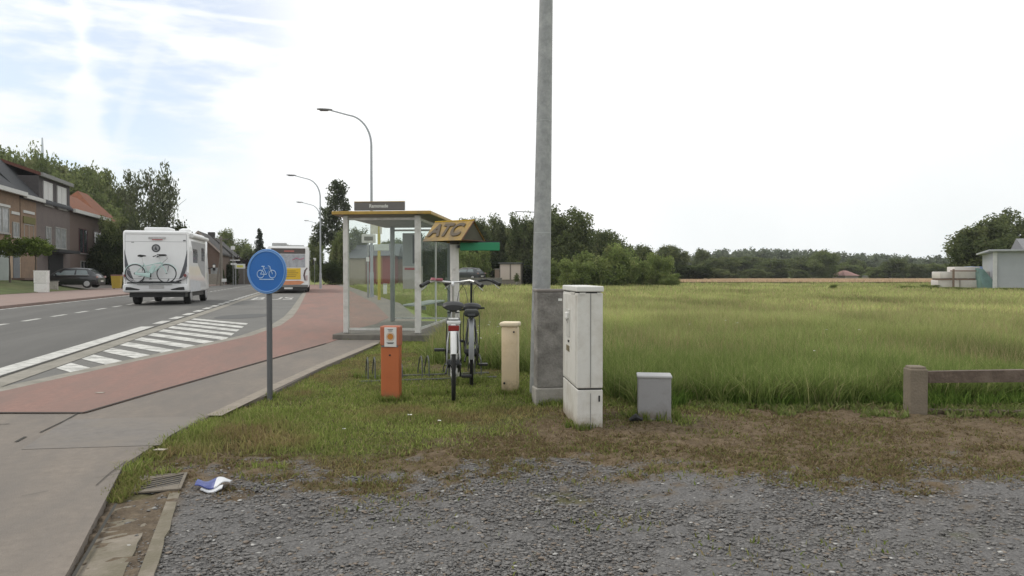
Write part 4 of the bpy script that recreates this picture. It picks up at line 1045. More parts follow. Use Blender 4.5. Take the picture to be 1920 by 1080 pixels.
    for sx in (-1, 1):
        d_ = Vector((0, math.cos(an) * sx, -math.sin(an) * sx)) * .165
        a_ = Vector((sx * .062, bb.y, bb.z)); cr.tube([a_, a_ + d_ + Vector((sx * .012, 0, 0))], .008, 8)
        pe = MB(); e_ = a_ + d_ + Vector((sx * .07, 0, 0)); pe.box(e_, (.10, .085, .026), bev=.006); pe.cyl((sx * .06, e_.y, e_.z), e_, .006); pe.build('pedal', M_blackp, o)
    cr.build('crankset', M_darkm, o, 40)
    for sx in (-1, 1):
        cb_ = MB(); cb_.tube([tw((sx * .17, wb - .20, bar_h + .01)), tw((sx * .14, wb - .02, bar_h + .03)), tw((sx * .05, wb + .03, bar_h - .10)), Vector((sx * .02, wb - .17, .74))], .0035, 5); cb_.build('brake_cable', M_blackp, o, 40)
    ks = MB(); ks.tube([(-.05, .36, .29), (-.065, .22, .26), (-.07, .10, .235)], .009, 7); ks.build('kickstand', M_darkm, o, 40)
    cc_ = MB(); cc_.tube([(.066, 0, R_ + .002), (.066, .2, .33), (.066, bb.y + .06, bb.z)], [.05, .052, .10], 10); cc_.v = [Vector((.066 + (v_.x - .066) * .18, v_.y, v_.z)) for v_ in cc_.v]; cc_.build('chain_guard', M_mint if fm is M_mint else M_blackp, o, 40)
    if rack:
        rk = MB(); zr = R_ * 2 + .055
        for sx in (-1, 1): rk.tube([(sx * .055, .22, zr + .01), (sx * .06, -.02, zr), (sx * .06, -.30, zr), (sx * .035, -.335, zr)], .006, 8); rk.tube([(sx * .06, -.06, zr), (sx * .07, 0, R_)], .005, 6)
        rk.tube([(-.035, -.335, zr), (.035, -.335, zr)], .006, 6); rk.tube([(-.06, -.15, zr), (.06, -.15, zr)], .005, 6); rk.tube([(-.06, .1, zr), (.06, .1, zr)], .005, 6)
        rk.build('rack', M_darkm, o, 40)
        rl = MB(); rl.box((0, -.355, zr - .045), (.095, .03, .05), bev=.008); r_ = rl.build('rear_lamp', M_red, o)
        wp = MB(); wp.box((0, -.352, zr + .005), (.115, .035, .03), bev=.008); wp.box((0, -.35, zr + .036), (.085, .03, .013), bev=.004); wp.build('lamp_top', M_guard, r_)
    return o
B1 = gnd(850, 752); HD = math.atan2(.085, 1)
o1 = thing('bicycle', 'nearest bicycle, seen from behind, with a red lamp and white rear mudguard', 'bicycle', (B1.x, B1.y + .02, .0), HD, 'bicycles parked in the rack')
bicycle(o1, M_bgrey, M_guard, seat_h=.885, bar_h=1.075, steer=rad(-4), ga=20)
# pink bell and loop lock of the nearest bicycle
mb = MB(); mb.tube([(-.2, .84, 1.10), (-.2, .84, 1.125)], [.034, .022], 14); mb.box((-.135, .87, 1.105), (.07, .03, .028), bev=.008); mb.build('bell', mat('bell_pink', (.32, .10, .12), .4), o1, 40)
B2 = gnd(884, 722)
o2 = thing('bicycle', 'dark bicycle standing behind the nearest one, right of the white pole', 'bicycle', (B2.x, B2.y, .0), math.atan2(.055, 1), 'bicycles parked in the rack')
bicycle(o2, M_bdark, mat('guard_grey', (.27, .28, .29), .5, .05, 6), seat_h=.835, bar_h=1.075, rack=False, steer=rad(5))
mb = MB(); mb.box((0, -.05, .76), (.15, .30, .07), bev=.025); mb.tube([(-.13, .15, .78), (.14, .18, .80)], .012, 6); mb.build('carrier_bag', mat('bag_dark', (.03, .033, .03), .8), o2)
mb = MB(); mb.tube([(.075, 0, .34), (.085, -.1, .55), (.08, -.02, .76)], .005, 6); mb.tube([(-.075, 0, .34), (-.085, -.1, .55), (-.08, -.02, .76)], .005, 6); mb.tube([(-.04, -.2, .74), (.04, -.2, .74)], .02, 8); mb.build('carrier', M_bdark, o2, 40)

# low rack with wheel hoops
rk0 = gnd(690, 716); rk1 = gnd(915, 708)
o = thing('bicycle_rack', 'low grey metal bicycle rack with wheel hoops in the grass', 'bicycle rack', (rk0.x - .1, rk0.y, 0), math.atan2(rk1.y - rk0.y, rk1.x - rk0.x))
M_rk = mat('rack_grey', (.105, .11, .095), .7, .2, 10)
LR = (rk1 - rk0).length + .2
mb = MB(); mb.tube([(0, 0, .0), (LR, 0, .0)], .012, 8); mb.build('ground_rail', M_rk, o, 40); mb = MB(); mb.tube([(0, .38, .0), (LR, .38, .0)], .012, 8); mb.build('ground_rail', M_rk, o, 40)
for k in range(5):
    x = .1 + k * (LR - .35) / 4
    for dx in (0, .075):
        mb = MB(); hz = .17 if k % 2 else .25
        mb.tube([(x + dx, 0, .03), (x + dx, .02, hz * .8), (x + dx, .10, hz), (x + dx, .22, hz * .86), (x + dx, .36, .09), (x + dx, .38, .03)], .008, 7); mb.build('hoop', M_rk, o, 40)

# ------------------------------------------------------------------ cream post, concrete block, pole, cabinets
p = gnd(957, 738)
o = thing('service_post', 'cream plastic service post with a cap, leaning slightly beside the concrete block', 'service post', (p.x, p.y + .07, 0), rad(-12))
M_cream = mat('cream', (.74, .59, .40), .5, .06, 5, col2=(.58, .44, .26), scale2=5, amt2=.5, splash=((.20, .15, .09), .14, .8))
MB().box((0, 0, .315), (.155, .14, .67), bev=.018).build('body', M_cream, o, 40)
cp_ = MB(); cp_.box((0, 0, .672), (.185, .17, .045), bev=.016); cp_.build('cap', mat('cream_cap', (.78, .66, .48), .5, .05, 5), o, 40)
mb = MB(); mb.cyl((.05, -.068, .60), (.05, -.078, .60), .009); mb.cyl((-.045, -.068, .10), (-.045, -.078, .10), .011); mb.build('lock', M_darkm, o)

px0 = gnd(1013, 752)
o = thing('utility_pole', 'tall grey steel pole rising out of the picture beside the cabinets', 'pole', (.262, 7.07, 0))
o.rotation_euler = (0, rad(.9), 0)
mb = MB(); mb.tube([(0, 0, -.2), (0, 0, .95), (0, 0, 4), (0, 0, 9)], [.100, .087, .061, .045], 28); sh = mb.build('shaft', M_galv, o, 60)
for z in (1.02, 1.55, 2.6): MB().torus((0, 0, z), (0, 0, 1), .087 - (z - .95) * .0085, .0022, 28, 5).build('weld_seam', mat('weld', (.40, .42, .43), .6), sh)
mb = MB(); mb.tube([(-.06, .0, 1.745), (-.26, .02, 1.75)], .0035, 6); mb.build('wire_spur', M_darkm, o)
o = thing('concrete_block', 'stained grey concrete slab post between the steel pole and the white cabinet', 'concrete post', (.358, 6.76, 0), rad(10))
mb = MB(); mb.box((0, 0, .57), (.30, .16, .86), bev=.012); mb.build('slab', M_conc, o)
mb = MB(); mb.box((0, 0, .04), (.33, .19, .20), bev=.012); mb.build('footing', M_concl, o)
MB().box((0, 0, 1.012), (.31, .17, .026), bev=.008).build('coping', mat('coping', (.20, .18, .165), .9, .15, 9), o)
MB().box((.06, -.083, .93), (.035, .006, .022)).build('tag', M_white, o)

o = thing('cable_cabinet', 'tall narrow off white street cabinet with a lock plate on its long side', 'cabinet', (.490, 5.60, 0), rad(4.5))
M_cab = mat('cabinet_paint', (.62, .605, .57), .5, .04, 4, col2=(.48, .45, .40), scale2=3.5, amt2=.5, splash=((.27, .22, .16), .12, .8))
Wc, Dc = .195, .72
z1 = .285
MB().box((Wc / 2, Dc / 2, z1 / 2 - .06), (Wc, Dc, z1 + .12), bev=.006).build('base', M_cab, o)
MB().box((Wc / 2, Dc / 2, z1 + .012), (Wc - .02, Dc - .02, .03)).build('base_joint', M_darkm, o)
bd_ = MB().box((Wc / 2, Dc / 2, (z1 + .012 + 1.015) / 2), (Wc, Dc, 1.0 - z1), bev=.006).build('body', M_cab, o)
MB().box((Wc / 2, Dc / 2, 1.016), (Wc - .03, Dc - .03, .03)).build('vent_gap', M_blackp, o)
MB().box((Wc / 2, Dc / 2, 1.046), (Wc + .012, Dc + .012, .042), bev=.008).build('roof', mat('cabinet_roof', (.66, .65, .62), .5, .03, 4), o)
mb = MB(); mb.box((Wc * .52, -.0015, .66), (.006, .004, .71)); mb.box((Wc * .52, -.0015, .13), (.005, .004, .26)); mb.build('seam', mat('seam_grey', (.23, .23, .22), .7), bd_)
for c_, s_ in (((Wc * .2, -.003, 1.012), (.045, .008, .014)), ((Wc * .85, -.003, 1.012), (.03, .008, .014)), ((-.003, .2, 1.012), (.008, .2, .014))): MB().box(c_, s_).build('vent_lug', M_cab, bd_)
dr = MB().box((-.003, .36, .66), (.008, .64, .68), bev=.003).build('door', M_cab, o)
lk = MB().box((-.010, .38, .77), (.010, .17, .22), bev=.004).build('lock_plate', mat('plate_grey', (.52, .51, .48), .4, .05, 8), dr)
mb = MB(); mb.box((-.022, .38, .83), (.02, .11, .05), bev=.006); mb.cyl((-.015, .37, .795), (-.024, .37, .795), .022); mb.build('handle', M_white, lk)
mb = MB(); mb.cyl((-.022, .37, .79), (-.026, .37, .79), .010); mb.box((-.008, .36, .625), (.012, .05, .016)); mb.build('keyhole', M_blackp, lk)
MB().box((-.009, .40, .565), (.006, .14, .045)).build('brass_plate', mat('brass_plate', (.20, .165, .10), .4, .2, 30, metal=.3), dr)
MB().box((Wc * .86, -.002, .22), (.012, .006, .045)).build('latch', M_darkm, o)

p = gnd(1230, 786)
o = thing('meter_box', 'small grey box with a sloping lid standing alone on the bare earth', 'utility box', (p.x, p.y + .09, 0), rad(-8))
M_mb = mat('box_grey', (.295, .29, .295), .55, .06, 5, col2=(.22, .21, .205), scale2=5, amt2=.6, splash=((.15, .115, .075), .09, .8))
MB().box((0, 0, .15), (.262, .20, .36), bev=.008).build('body', M_mb, o)
MB().box((0, 0, .338), (.278, .215, .022), bev=.008).build('lid', mat('lid_grey', (.39, .385, .385), .5, .05, 5), o)
MB().box((0, -.005, -.005), (.275, .21, .03)).build('foot', M_conc, o)
p = gnd(1192, 790); mb = MB(); mb.tube([(p.x - .05, p.y, .01), (p.x, p.y - .005, .035), (p.x + .05, p.y + .01, .012)], [.012, .03, .012], 8)
tag(mb.build('dark_rag', M_blackp), 'small dark lump of cloth at the left foot of the grey box', 'rag')

# ------------------------------------------------------------------ rail fence
p = gnd(1722, 775)
o = thing('rail_fence', 'low weathered wooden fence with one square post and a horizontal rail', 'fence', (p.x, p.y, 0), rad(-5))
M_fp = mat('fence_post_wood', (.20, .165, .125), .95, .2, 14, col2=(.13, .11, .08), scale2=7, bump=.4)
mb = MB(); mb.box((0, .06, .14), (.145, .145, .46), bev=.012); mb.box((0, .06, .375), (.125, .125, .03), bev=.012); mb.build('post', M_fp, o)
mb = MB(); mb.box((2.75, .06, .14), (.145, .145, .46), bev=.012); mb.build('post', M_fp, o)
mb = MB(); mb.add([(.073, .03, .25), (.073, .09, .25), (.073, .09, .345), (.073, .03, .345), (1.0, .025, .27), (1.0, .095, .27), (1.0, .095, .372), (1.0, .025, .372), (2.68, .03, .29), (2.68, .09, .29), (2.68, .09, .40), (2.68, .03, .40)],
    [(0, 1, 2, 3), (0, 4, 5, 1), (1, 5, 6, 2), (2, 6, 7, 3), (3, 7, 4, 0), (4, 8, 9, 5), (5, 9, 10, 6), (6, 10, 11, 7), (7, 11, 8, 4), (8, 9, 10, 11)]); mb.build('rail', M_wood, o)
mb = MB(); mb.box((1.38, .1, -.004), (2.6, .07, .05), bev=.012); mb.build('ground_board', mat('board_earthy', (.10, .075, .052), .95, .25, 9), o)

# ------------------------------------------------------------------ drain and litter
p = gnd(300, 906)
o = thing('drain_grate', 'rusty slotted drain grate sunk at the pavement corner', 'drain', (p.x, p.y, .004), rad(18))
M_iron = mat('iron', (.17, .145, .115), .85, .25, 20)
mb = MB(); mb.box((0, 0, -.010), (.23, .34, .012)); mb.build('pit_shade', M_blackp, o)  # black slab close under the bars, the pit's shade put into colour
mb = MB()
for sx in (-1, 1): mb.box((sx * .116, 0, .0), (.016, .35, .008))
for sy in (-1, 1): mb.box((0, sy * .170, .0), (.216, .012, .008))
for k in range(5):
    y0 = -.098 + k * .046
    mb.prism([(-.107, y0 - .066, .0), (.107, y0 + .066, .0), (.107, y0 + .080, .0), (-.107, y0 - .052, .0)], (0, 0, .002))
mb.prism([(-.106, -.163, .0), (.106, -.163, .0), (.106, -.058, .0)], (0, 0, .0025))
mb.prism([(-.106, .066, .0), (.106, .163, .0), (-.106, .163, .0)], (0, 0, .0025))
mb.build('bars', M_iron, o)
p = gnd(402, 905, .02)
o = thing('litter_packet', 'crumpled blue and white packet lying beside the drain', 'litter', (p.x, p.y, .0), rad(8))
M_lb = mat('packet_blue', (.045, .065, .24), .35, .25, 25, col2=(.11, .13, .33), scale2=18)
def packet(x0, x1, zfn, yw, name, m, par):
    mb = MB(); vs = []; k = 9
    for i in range(k + 1):
        x = x0 + (x1 - x0) * i / k
        for j in range(5):
            y = (j / 4 - .5) * yw(x); vs.append((x, y, zfn(x, y)))
    fs = [(i * 5 + j, i * 5 + j + 1, i * 5 + j + 6, i * 5 + j + 5) for i in range(k) for j in range(4)]
    n_ = len(vs); vs += [(x, y, z - .006) for x, y, z in vs]; fs += [tuple(n_ + a for a in reversed(f)) for f in fs]
    rim_ = [i * 5 for i in range(k + 1)] + [k * 5 + j for j in range(1, 5)] + [i * 5 + 4 for i in range(k - 1, -1, -1)] + [j for j in range(3, 0, -1)]
    fs += [(rim_[i], rim_[(i + 1) % len(rim_)], n_ + rim_[(i + 1) % len(rim_)], n_ + rim_[i]) for i in range(len(rim_))]
    mb.add(vs, fs); return mb.build(name, m, par, 50)
zf = lambda x, y: .028 + .012 * math.sin(x * 45 + y * 20) + .01 * math.cos(y * 38) - .1 * abs(x) * .1 + .02 * max(0, x)
wr_ = packet(-.085, .012, zf, lambda x: .13, 'wrapper', M_lb, o)
packet(.012, .088, zf, lambda x: .13 - max(0, x - .03) * 1.3, 'white_end', mat('packet_white', (.62, .63, .66), .4, .08, 20), o)
packet(-.05, .06, lambda x, y: zf(x, y - .07) - .012 + .05 * (y), lambda x: .03, 'flap', mat('packet_white', (.62, .63, .66)), o).location = (.0, -.075, 0)
# small scraps on the paving
for (a, b, lab) in [(300, 853, 'small pale scrap on the pavement above the drain'), (187, 743, 'small pale scrap on the red cycle path')]:
    p = gnd(a, b); mb = MB(); mb.prism([(p.x - .04, p.y - .01, .032), (p.x + .03, p.y - .015, .032), (p.x + .045, p.y + .012, .034), (p.x - .02, p.y + .02, .033)], (0, 0, .004))
    tag(mb.build('paper_scrap', mat('scrap', (.40, .36, .31), .8)), lab, 'litter', 'paper scraps')
# ------------------------------------------------------------------ vehicles
def wheel(o, x, y, r, w_, name='wheel'):
    mb = MB(); mb.tube([(x - w_ / 2, y, r), (x - w_ * .42, y, r), (x + w_ * .42, y, r), (x + w_ / 2, y, r)], [r * .93, r, r, r * .93], 24)
    wh = mb.build(name, M_rubber, o, 40)
    s_ = 1 if x > 0 else -1
    mb = MB(); mb.tube([(x + s_ * w_ * .45, y, r), (x + s_ * (w_ * .5 + .012), y, r)], [r * .66, r * .6], 20)
    mb.build('rim', M_alloy, wh, 40)
# motorhome: local x right, y forward, origin on the road under the rear bumper
RZ = math.atan2(.2554, .9668)
mc = st(31.3, -5.9)
o = thing('motorhome', 'white motorhome driving away with a mint bicycle on its rear', 'motorhome', tuple(mc), RZ + rad(-1.5))
Hw = 1.17; H0 = .50; H1 = 2.87; Lm = 6.0
mb = MB()
prof = []
for y, hw, z0, z1 in [(.0, Hw - .05, H0 + .0, H1 - .06), (.06, Hw, H0 - .02, H1), (3.7, Hw, H0 - .02, H1), (4.5, Hw - .03, H0 - .02, H1 - .12), (5.1, Hw - .12, H0, H1 - .7), (5.8, Hw - .18, H0, 1.35)]:
    r_ = .10
    ring = []
    for (cx, cz, a0) in [(hw - r_, z0 + r_, -90), (hw - r_, z1 - r_, 0), (-hw + r_, z1 - r_, 90), (-hw + r_, z0 + r_, 180)]:
        for k in range(5):
            a = rad(a0 + 90 * k / 4); ring.append(Vector((cx + r_ * math.cos(a), y, cz + r_ * math.sin(a))))
    prof.append(ring)
mb.loft(prof); body = mb.build('body', M_whitev, o, 35)
MB().box((0, .02, 2.77), (2.22, .08, .12), bev=.03).build('roof_rim', M_whitev, o, 40)
MB().box((.0, .7, 2.93), (.95, 1.0, .16), bev=.07).build('roof_hood', M_whitev, o, 40)
mb = MB(); mb.tube([(.82, 1.2, 2.85), (.82, 1.2, 2.97), (.82, 1.2, 3.03)], [.24, .22, .10], 20); mb.build('roof_dome', M_whitev, o, 40)
mb = MB(); mb.box((0, -.07, .66), (2.30, .22, .30), bev=.06); bm_ = mb.build('bumper', mat('bumper_white', (.68, .68, .69), .4, .03, 3), o, 40)
MB().box((-.02, -.19, .80), (1.25, .03, .028), bev=.01).build('bumper_step', mat('step_grey', (.36, .36, .37), .5), bm_)  # narrow step strip above the number plate, plain mid grey
MB().box((.05, -.19, .70), (.54, .02, .12), bev=.008).build('number_plate', mat('plate_pale', (.46, .45, .45), .5), bm_)
for sx in (-1, 1):
    MB().prism([(sx * 1.05, -.186, .575), (sx * 1.03, -.186, .70), (sx * .86, -.186, .69), (sx * .54, -.186, .61), (sx * .58, -.186, .575)], (0, .02, 0)).build('fog_recess', M_blackp, bm_)
    mb = MB(); mb.tube([(sx * 1.13, -.01, 1.25), (sx * 1.08, -.06, 1.13), (sx * .98, -.06, 1.02), (sx * .70, -.06, .88)], [.055, .09, .06, .045], 8); tl = mb.build('tail_light', mat('tail_chrome', (.44, .42, .43), .3, .1, 8), o, 40)
    mb = MB(); mb.tube([(sx * 1.06, -.145, 1.14), (sx * 1.06, -.155, 1.14)], .06, 14); mb.build('lens', mat('lens_red', (.22, .06, .06), .25), tl)
    mb = MB(); mb.tube([(sx * .92, -.115, .955), (sx * .70, -.105, .875)], [.028, .036], 8); mb.build('dark_bar', M_darkm, tl, 40)
    pl = [(sx * 1.12, -.004, 2.15), (sx * 1.11, -.004, 1.5), (sx * 1.03, -.004, 1.2), (sx * .90, -.004, 1.0), (sx * .80, -.004, .98), (sx * .88, -.004, 1.2), (sx * 1.0, -.004, 1.6)]
    MB().prism(pl, (0, .008, 0)).build('dark_swoosh', mat('decal_grey', (.085, .088, .10), .5), o)
mb = MB(); mb.tube([(.0, -.002, 2.19), (.0, -.012, 2.19)], .155, 28); em = mb.build('round_emblem', mat('emblem_dark', (.05, .055, .06), .5), o)
mb = MB(); mb.tube([(.0, -.012, 2.19), (.0, -.018, 2.19)], .105, 24); mb.build('emblem_centre', mat('emblem_grey', (.28, .28, .29), .5, .3, 15), em)
mb = MB(); mb.prism([(-.05, -.019, 2.13), (-.01, -.019, 2.27), (.03, -.019, 2.18), (.06, -.019, 2.11)], (0, .004, 0)); mb.build('emblem_figure', mat('emblem_dark', (.05, .055, .06)), em)
mb = MB(); mb.box((.05, -.025, 2.585), (.62, .02, .08), bev=.03); bd = mb.build('name_badge', mat('badge_grey', (.47, .46, .46), .5, .2, 18), o)
MB().box((.05, -.028, 2.515), (.38, .02, .035), bev=.01).build('third_brake_light', mat('brake_pink', (.42, .13, .13), .4), o)
mb = MB(); mb.box((-.82, -.008, 2.41), (.10, .006, .02)); mb.box((1.02, -.008, 2.49), (.09, .006, .045)); mb.build('small_marking', mat('decal_grey', (.085, .088, .10)), o)
mb = MB(); mb.tube([(Hw + .06, .25, 2.70), (Hw + .06, 3.9, 2.70)], .085, 12); mb.build('awning_roll', mat('awning_white', (.62, .62, .61), .4), o, 40)
for z_ in (1.02, 2.44):
    MB().box((0, .004, z_), (2.2, .012, .012)).build('panel_seam', mat('panel_seam_grey', (.25, .25, .26), .6), o)  # thin grey strips mark the body panel seams
for sx in (-1, 1): MB().box((sx * 1.09, .004, 1.75), (.012, .012, 1.9)).build('panel_seam', mat('panel_seam_grey', (.25, .25, .26)), o)
# right flank
x = Hw + .004
def side_poly(pts, nm, m): return MB().prism([(x, a, b) for a, b in pts], (-.012, 0, 0)).build(nm, m, o)
side_poly([(.9, 2.2), (1.9, 2.2), (1.9, 1.65), (.9, 1.65)], 'side_window', M_glassd)
side_poly([(2.8, 2.3), (3.6, 2.3), (3.6, 1.75), (2.8, 1.75)], 'side_window', M_glassd)
side_poly([(.5, 2.5), (3.7, 2.5), (3.7, 1.0), (2.9, 1.2), (1.9, 1.65), (.8, 2.15)], 'grey_stripe', mat('stripe_grey', (.33, .33, .34), .5))
side_poly([(.35, .5), (2.6, .5), (2.6, .86), (.35, .98)], 'skirt_stripe', mat('skirt_grey', (.52, .53, .55), .5))
x = Hw - .16
side_poly([(4.2, 1.9), (4.85, 1.85), (5.3, 1.38), (4.2, 1.3)], 'cab_window', M_glassd)
mb = MB(); mb.tube([(Hw - .1, 5.1, 1.45), (Hw + .14, 5.1, 1.5)], .02, 6); mb.box((Hw + .17, 5.1, 1.52), (.12, .10, .32), bev=.03); mi = mb.build('mirror', M_blackp, o)
MB().box((Hw + .17, 5.045, 1.56), (.10, .012, .12)).build('mirror_glass', M_white, mi)
MB().box((0, 2.7, .40), (2.0, 5.0, .2)).build('chassis', M_blackp, o)
for y in (1.15, 4.7):
    for sx in (-1, 1): wheel(o, sx * .93, y, .34, .24)
    for sx in (-1, 1):
        mb = MB(); mb.tube([(sx * (Hw - .03), y, .42), (sx * (Hw - .02) , y, .42)], .44, 22); 
# bicycle carrier and its bicycle
mb = MB(); mb.tube([(-.95, -.34, .86), (.95, -.34, .86)], .025, 8); mb.tube([(-.7, -.20, .90), (.7, -.20, .90)], .02, 8)
for sx in (-1, 1): mb.tube([(sx * .45, .0, 1.0), (sx * .45, -.36, .855)], .018, 8); mb.tube([(sx * .45, .0, 1.55), (sx * .45, -.22, 1.3)], .012, 6)
for sx in (-.45, -.1, .15, .5): mb.box((sx, -.34, .885), (.18, .06, .03), bev=.01)
mb.build('bicycle_carrier', M_darkm, o, 40)
Ro = Matrix.Rotation(o.rotation_euler.z, 4, 'Z'); pos = mc + (Ro @ Vector((-.66, -.34, .855)))
ob = thing('bicycle', 'pale mint bicycle carried on the back of the white motorhome', 'bicycle', tuple(pos), o.rotation_euler.z - math.pi / 2, 'bicycles')
bicycle(ob, M_mint, M_mint, seat_h=1.06, bar_h=1.03, R_=.36, rack=False)
mb = MB(); mb.box((0, .60, .52), (.07, .16, .34), bev=.03, R=Matrix.Rotation(rad(-28), 3, 'X')); mb.box((0, .86, .75), (.05, .24, .05), bev=.02); mb.build('battery_tube', M_mint, ob)
mb = MB(); mb.box((0, .45, .30), (.11, .22, .18), bev=.03); mb.build('motor', M_darkm, ob)
mb = MB(); mb.box((0, .93, 1.06), (.34, .30, .07), bev=.03); mb.build('bar_cover', M_blackp, ob)

# bus
bc = st(49.6, -1.62)
o = thing('city_bus', 'white city bus with a yellow poster standing in the bus bay', 'bus', tuple(bc), RZ)
bw, bh, bl_ = 1.27, 3.0, 12.0
prof = []
for y, hw, z0, z1 in [(0, bw - .06, .36, bh - .10), (.08, bw, .33, bh), (bl_ - .1, bw, .33, bh), (bl_, bw - .08, .36, bh - .15)]:
    r_ = .17; ring = []
    for (cx, cz, a0) in [(hw - r_, z0 + r_, -90), (hw - r_, z1 - r_, 0), (-hw + r_, z1 - r_, 90), (-hw + r_, z0 + r_, 180)]:
        for k in range(5):
            a = rad(a0 + 90 * k / 4); ring.append(Vector((cx + r_ * math.cos(a), y, cz + r_ * math.sin(a))))
    prof.append(ring)
MB().loft(prof).build('body', mat('bus_white', (.74, .74, .74), .3, .03, 2, coat=.4), o, 35)
mb = MB(); mb.box((0, -.005, 2.69), (2.08, .05, .34), bev=.02); db = mb.build('destination_box', mat('dest_dark', (.075, .06, .055), .3), o)
MB().box((.05, -.034, 2.68), (.62, .01, .10)).build('destination_text', mat('led_red', (.36, .12, .10), .5), db)
MB().box((0, -.005, 2.07), (2.06, .045, .84), bev=.02).build('rear_window', mat('bus_window', (.36, .37, .40), .12, .12, 1.6, col2=(.22, .23, .24), scale2=2.5, amt2=.5), o)
mb = MB(); mb.tube([(.25, -.03, 2.12), (.5, -.03, 2.25), (.75, -.03, 2.14), (.95, -.03, 2.26)], .03, 5); mb.build('window_graphic', mat('graphic_pink', (.45, .16, .24), .4), o)
pb = MB().box((.12, -.01, 1.24), (1.26, .04, .72), bev=.01).build('yellow_poster', mat('poster_yellow', (.66, .43, .025), .5, .06, 3), o)
mb = MB()
for z, w_, xx in ((1.42, .7, .1), (1.30, .9, .15), (1.17, .8, .1), (1.06, .6, .15)): mb.box((xx, -.033, z), (w_, .006, .045))
mb.build('poster_lines', mat('poster_brown', (.30, .19, .03), .6), pb)
MB().prism([(-.9, -.02, .50), (.75, -.02, .56), (.98, -.02, .72), (.7, -.02, .80), (-.9, -.02, .78)], (0, .02, 0)).build('orange_swoosh', mat('swoosh_orange', (.58, .24, .12), .5), o)
mb = MB(); mb.box((0, -.04, .46), (2.40, .12, .16), bev=.03); mb.build('bumper', mat('bumper_grey', (.16, .16, .155), .6), o)
mb = MB(); mb.box((0, -.0, .28), (2.36, .06, .22)); mb.build('under_panel', M_blackp, o)
MB().box((0, -.06, .32), (.52, .02, .11)).build('number_plate', M_white, o)
for sx in (-1, 1):
    mb = MB(); mb.tube([(sx * 1.16, -.02, 1.62), (sx * 1.02, -.02, 1.45), (sx * .96, -.02, 1.15), (sx * 1.02, -.02, .82)], [.03, .045, .05, .03], 8); mb.build('light_trim', mat('trim_dark', (.09, .05, .05), .4), o, 40)
    mb = MB(); mb.box((sx * 1.12, -.02, .98), (.12, .05, .34), bev=.03); mb.build('tail_light', mat('bus_lens', (.50, .40, .40), .3), o)
    mb = MB(); mb.tube([(sx * 1.12, bl_ - .2, 2.5), (sx * 1.5, bl_ - .1, 2.45)], .03, 6); mb.box((sx * 1.52, bl_ - .1, 2.2), (.12, .12, .45), bev=.04); mb.build('mirror', M_blackp, o)
    for y in (2.8, 9.2): wheel(o, sx * 1.10, y, .48, .3)
MB().box((0, 6, .32), (2.2, 11.4, .14)).build('underbody', M_blackp, o)
MB().prism([(x_, 1.2, 1.45) for x_ in ()] or [(bw + .004, .9, 1.45), (bw + .004, 11.2, 1.45), (bw + .004, 11.2, 2.5), (bw + .004, .9, 2.5)], (-.01, 0, 0)).build('side_window', M_glassd, o)
mb = MB(); mb.box((-.55, .9, bh + .10), (.9, 1.4, .22), bev=.05); mb.box((.3, 2.6, bh + .06), (1.3, 2.2, .14), bev=.04); mb.build('roof_unit', mat('roof_grey', (.38, .38, .38), .6), o)

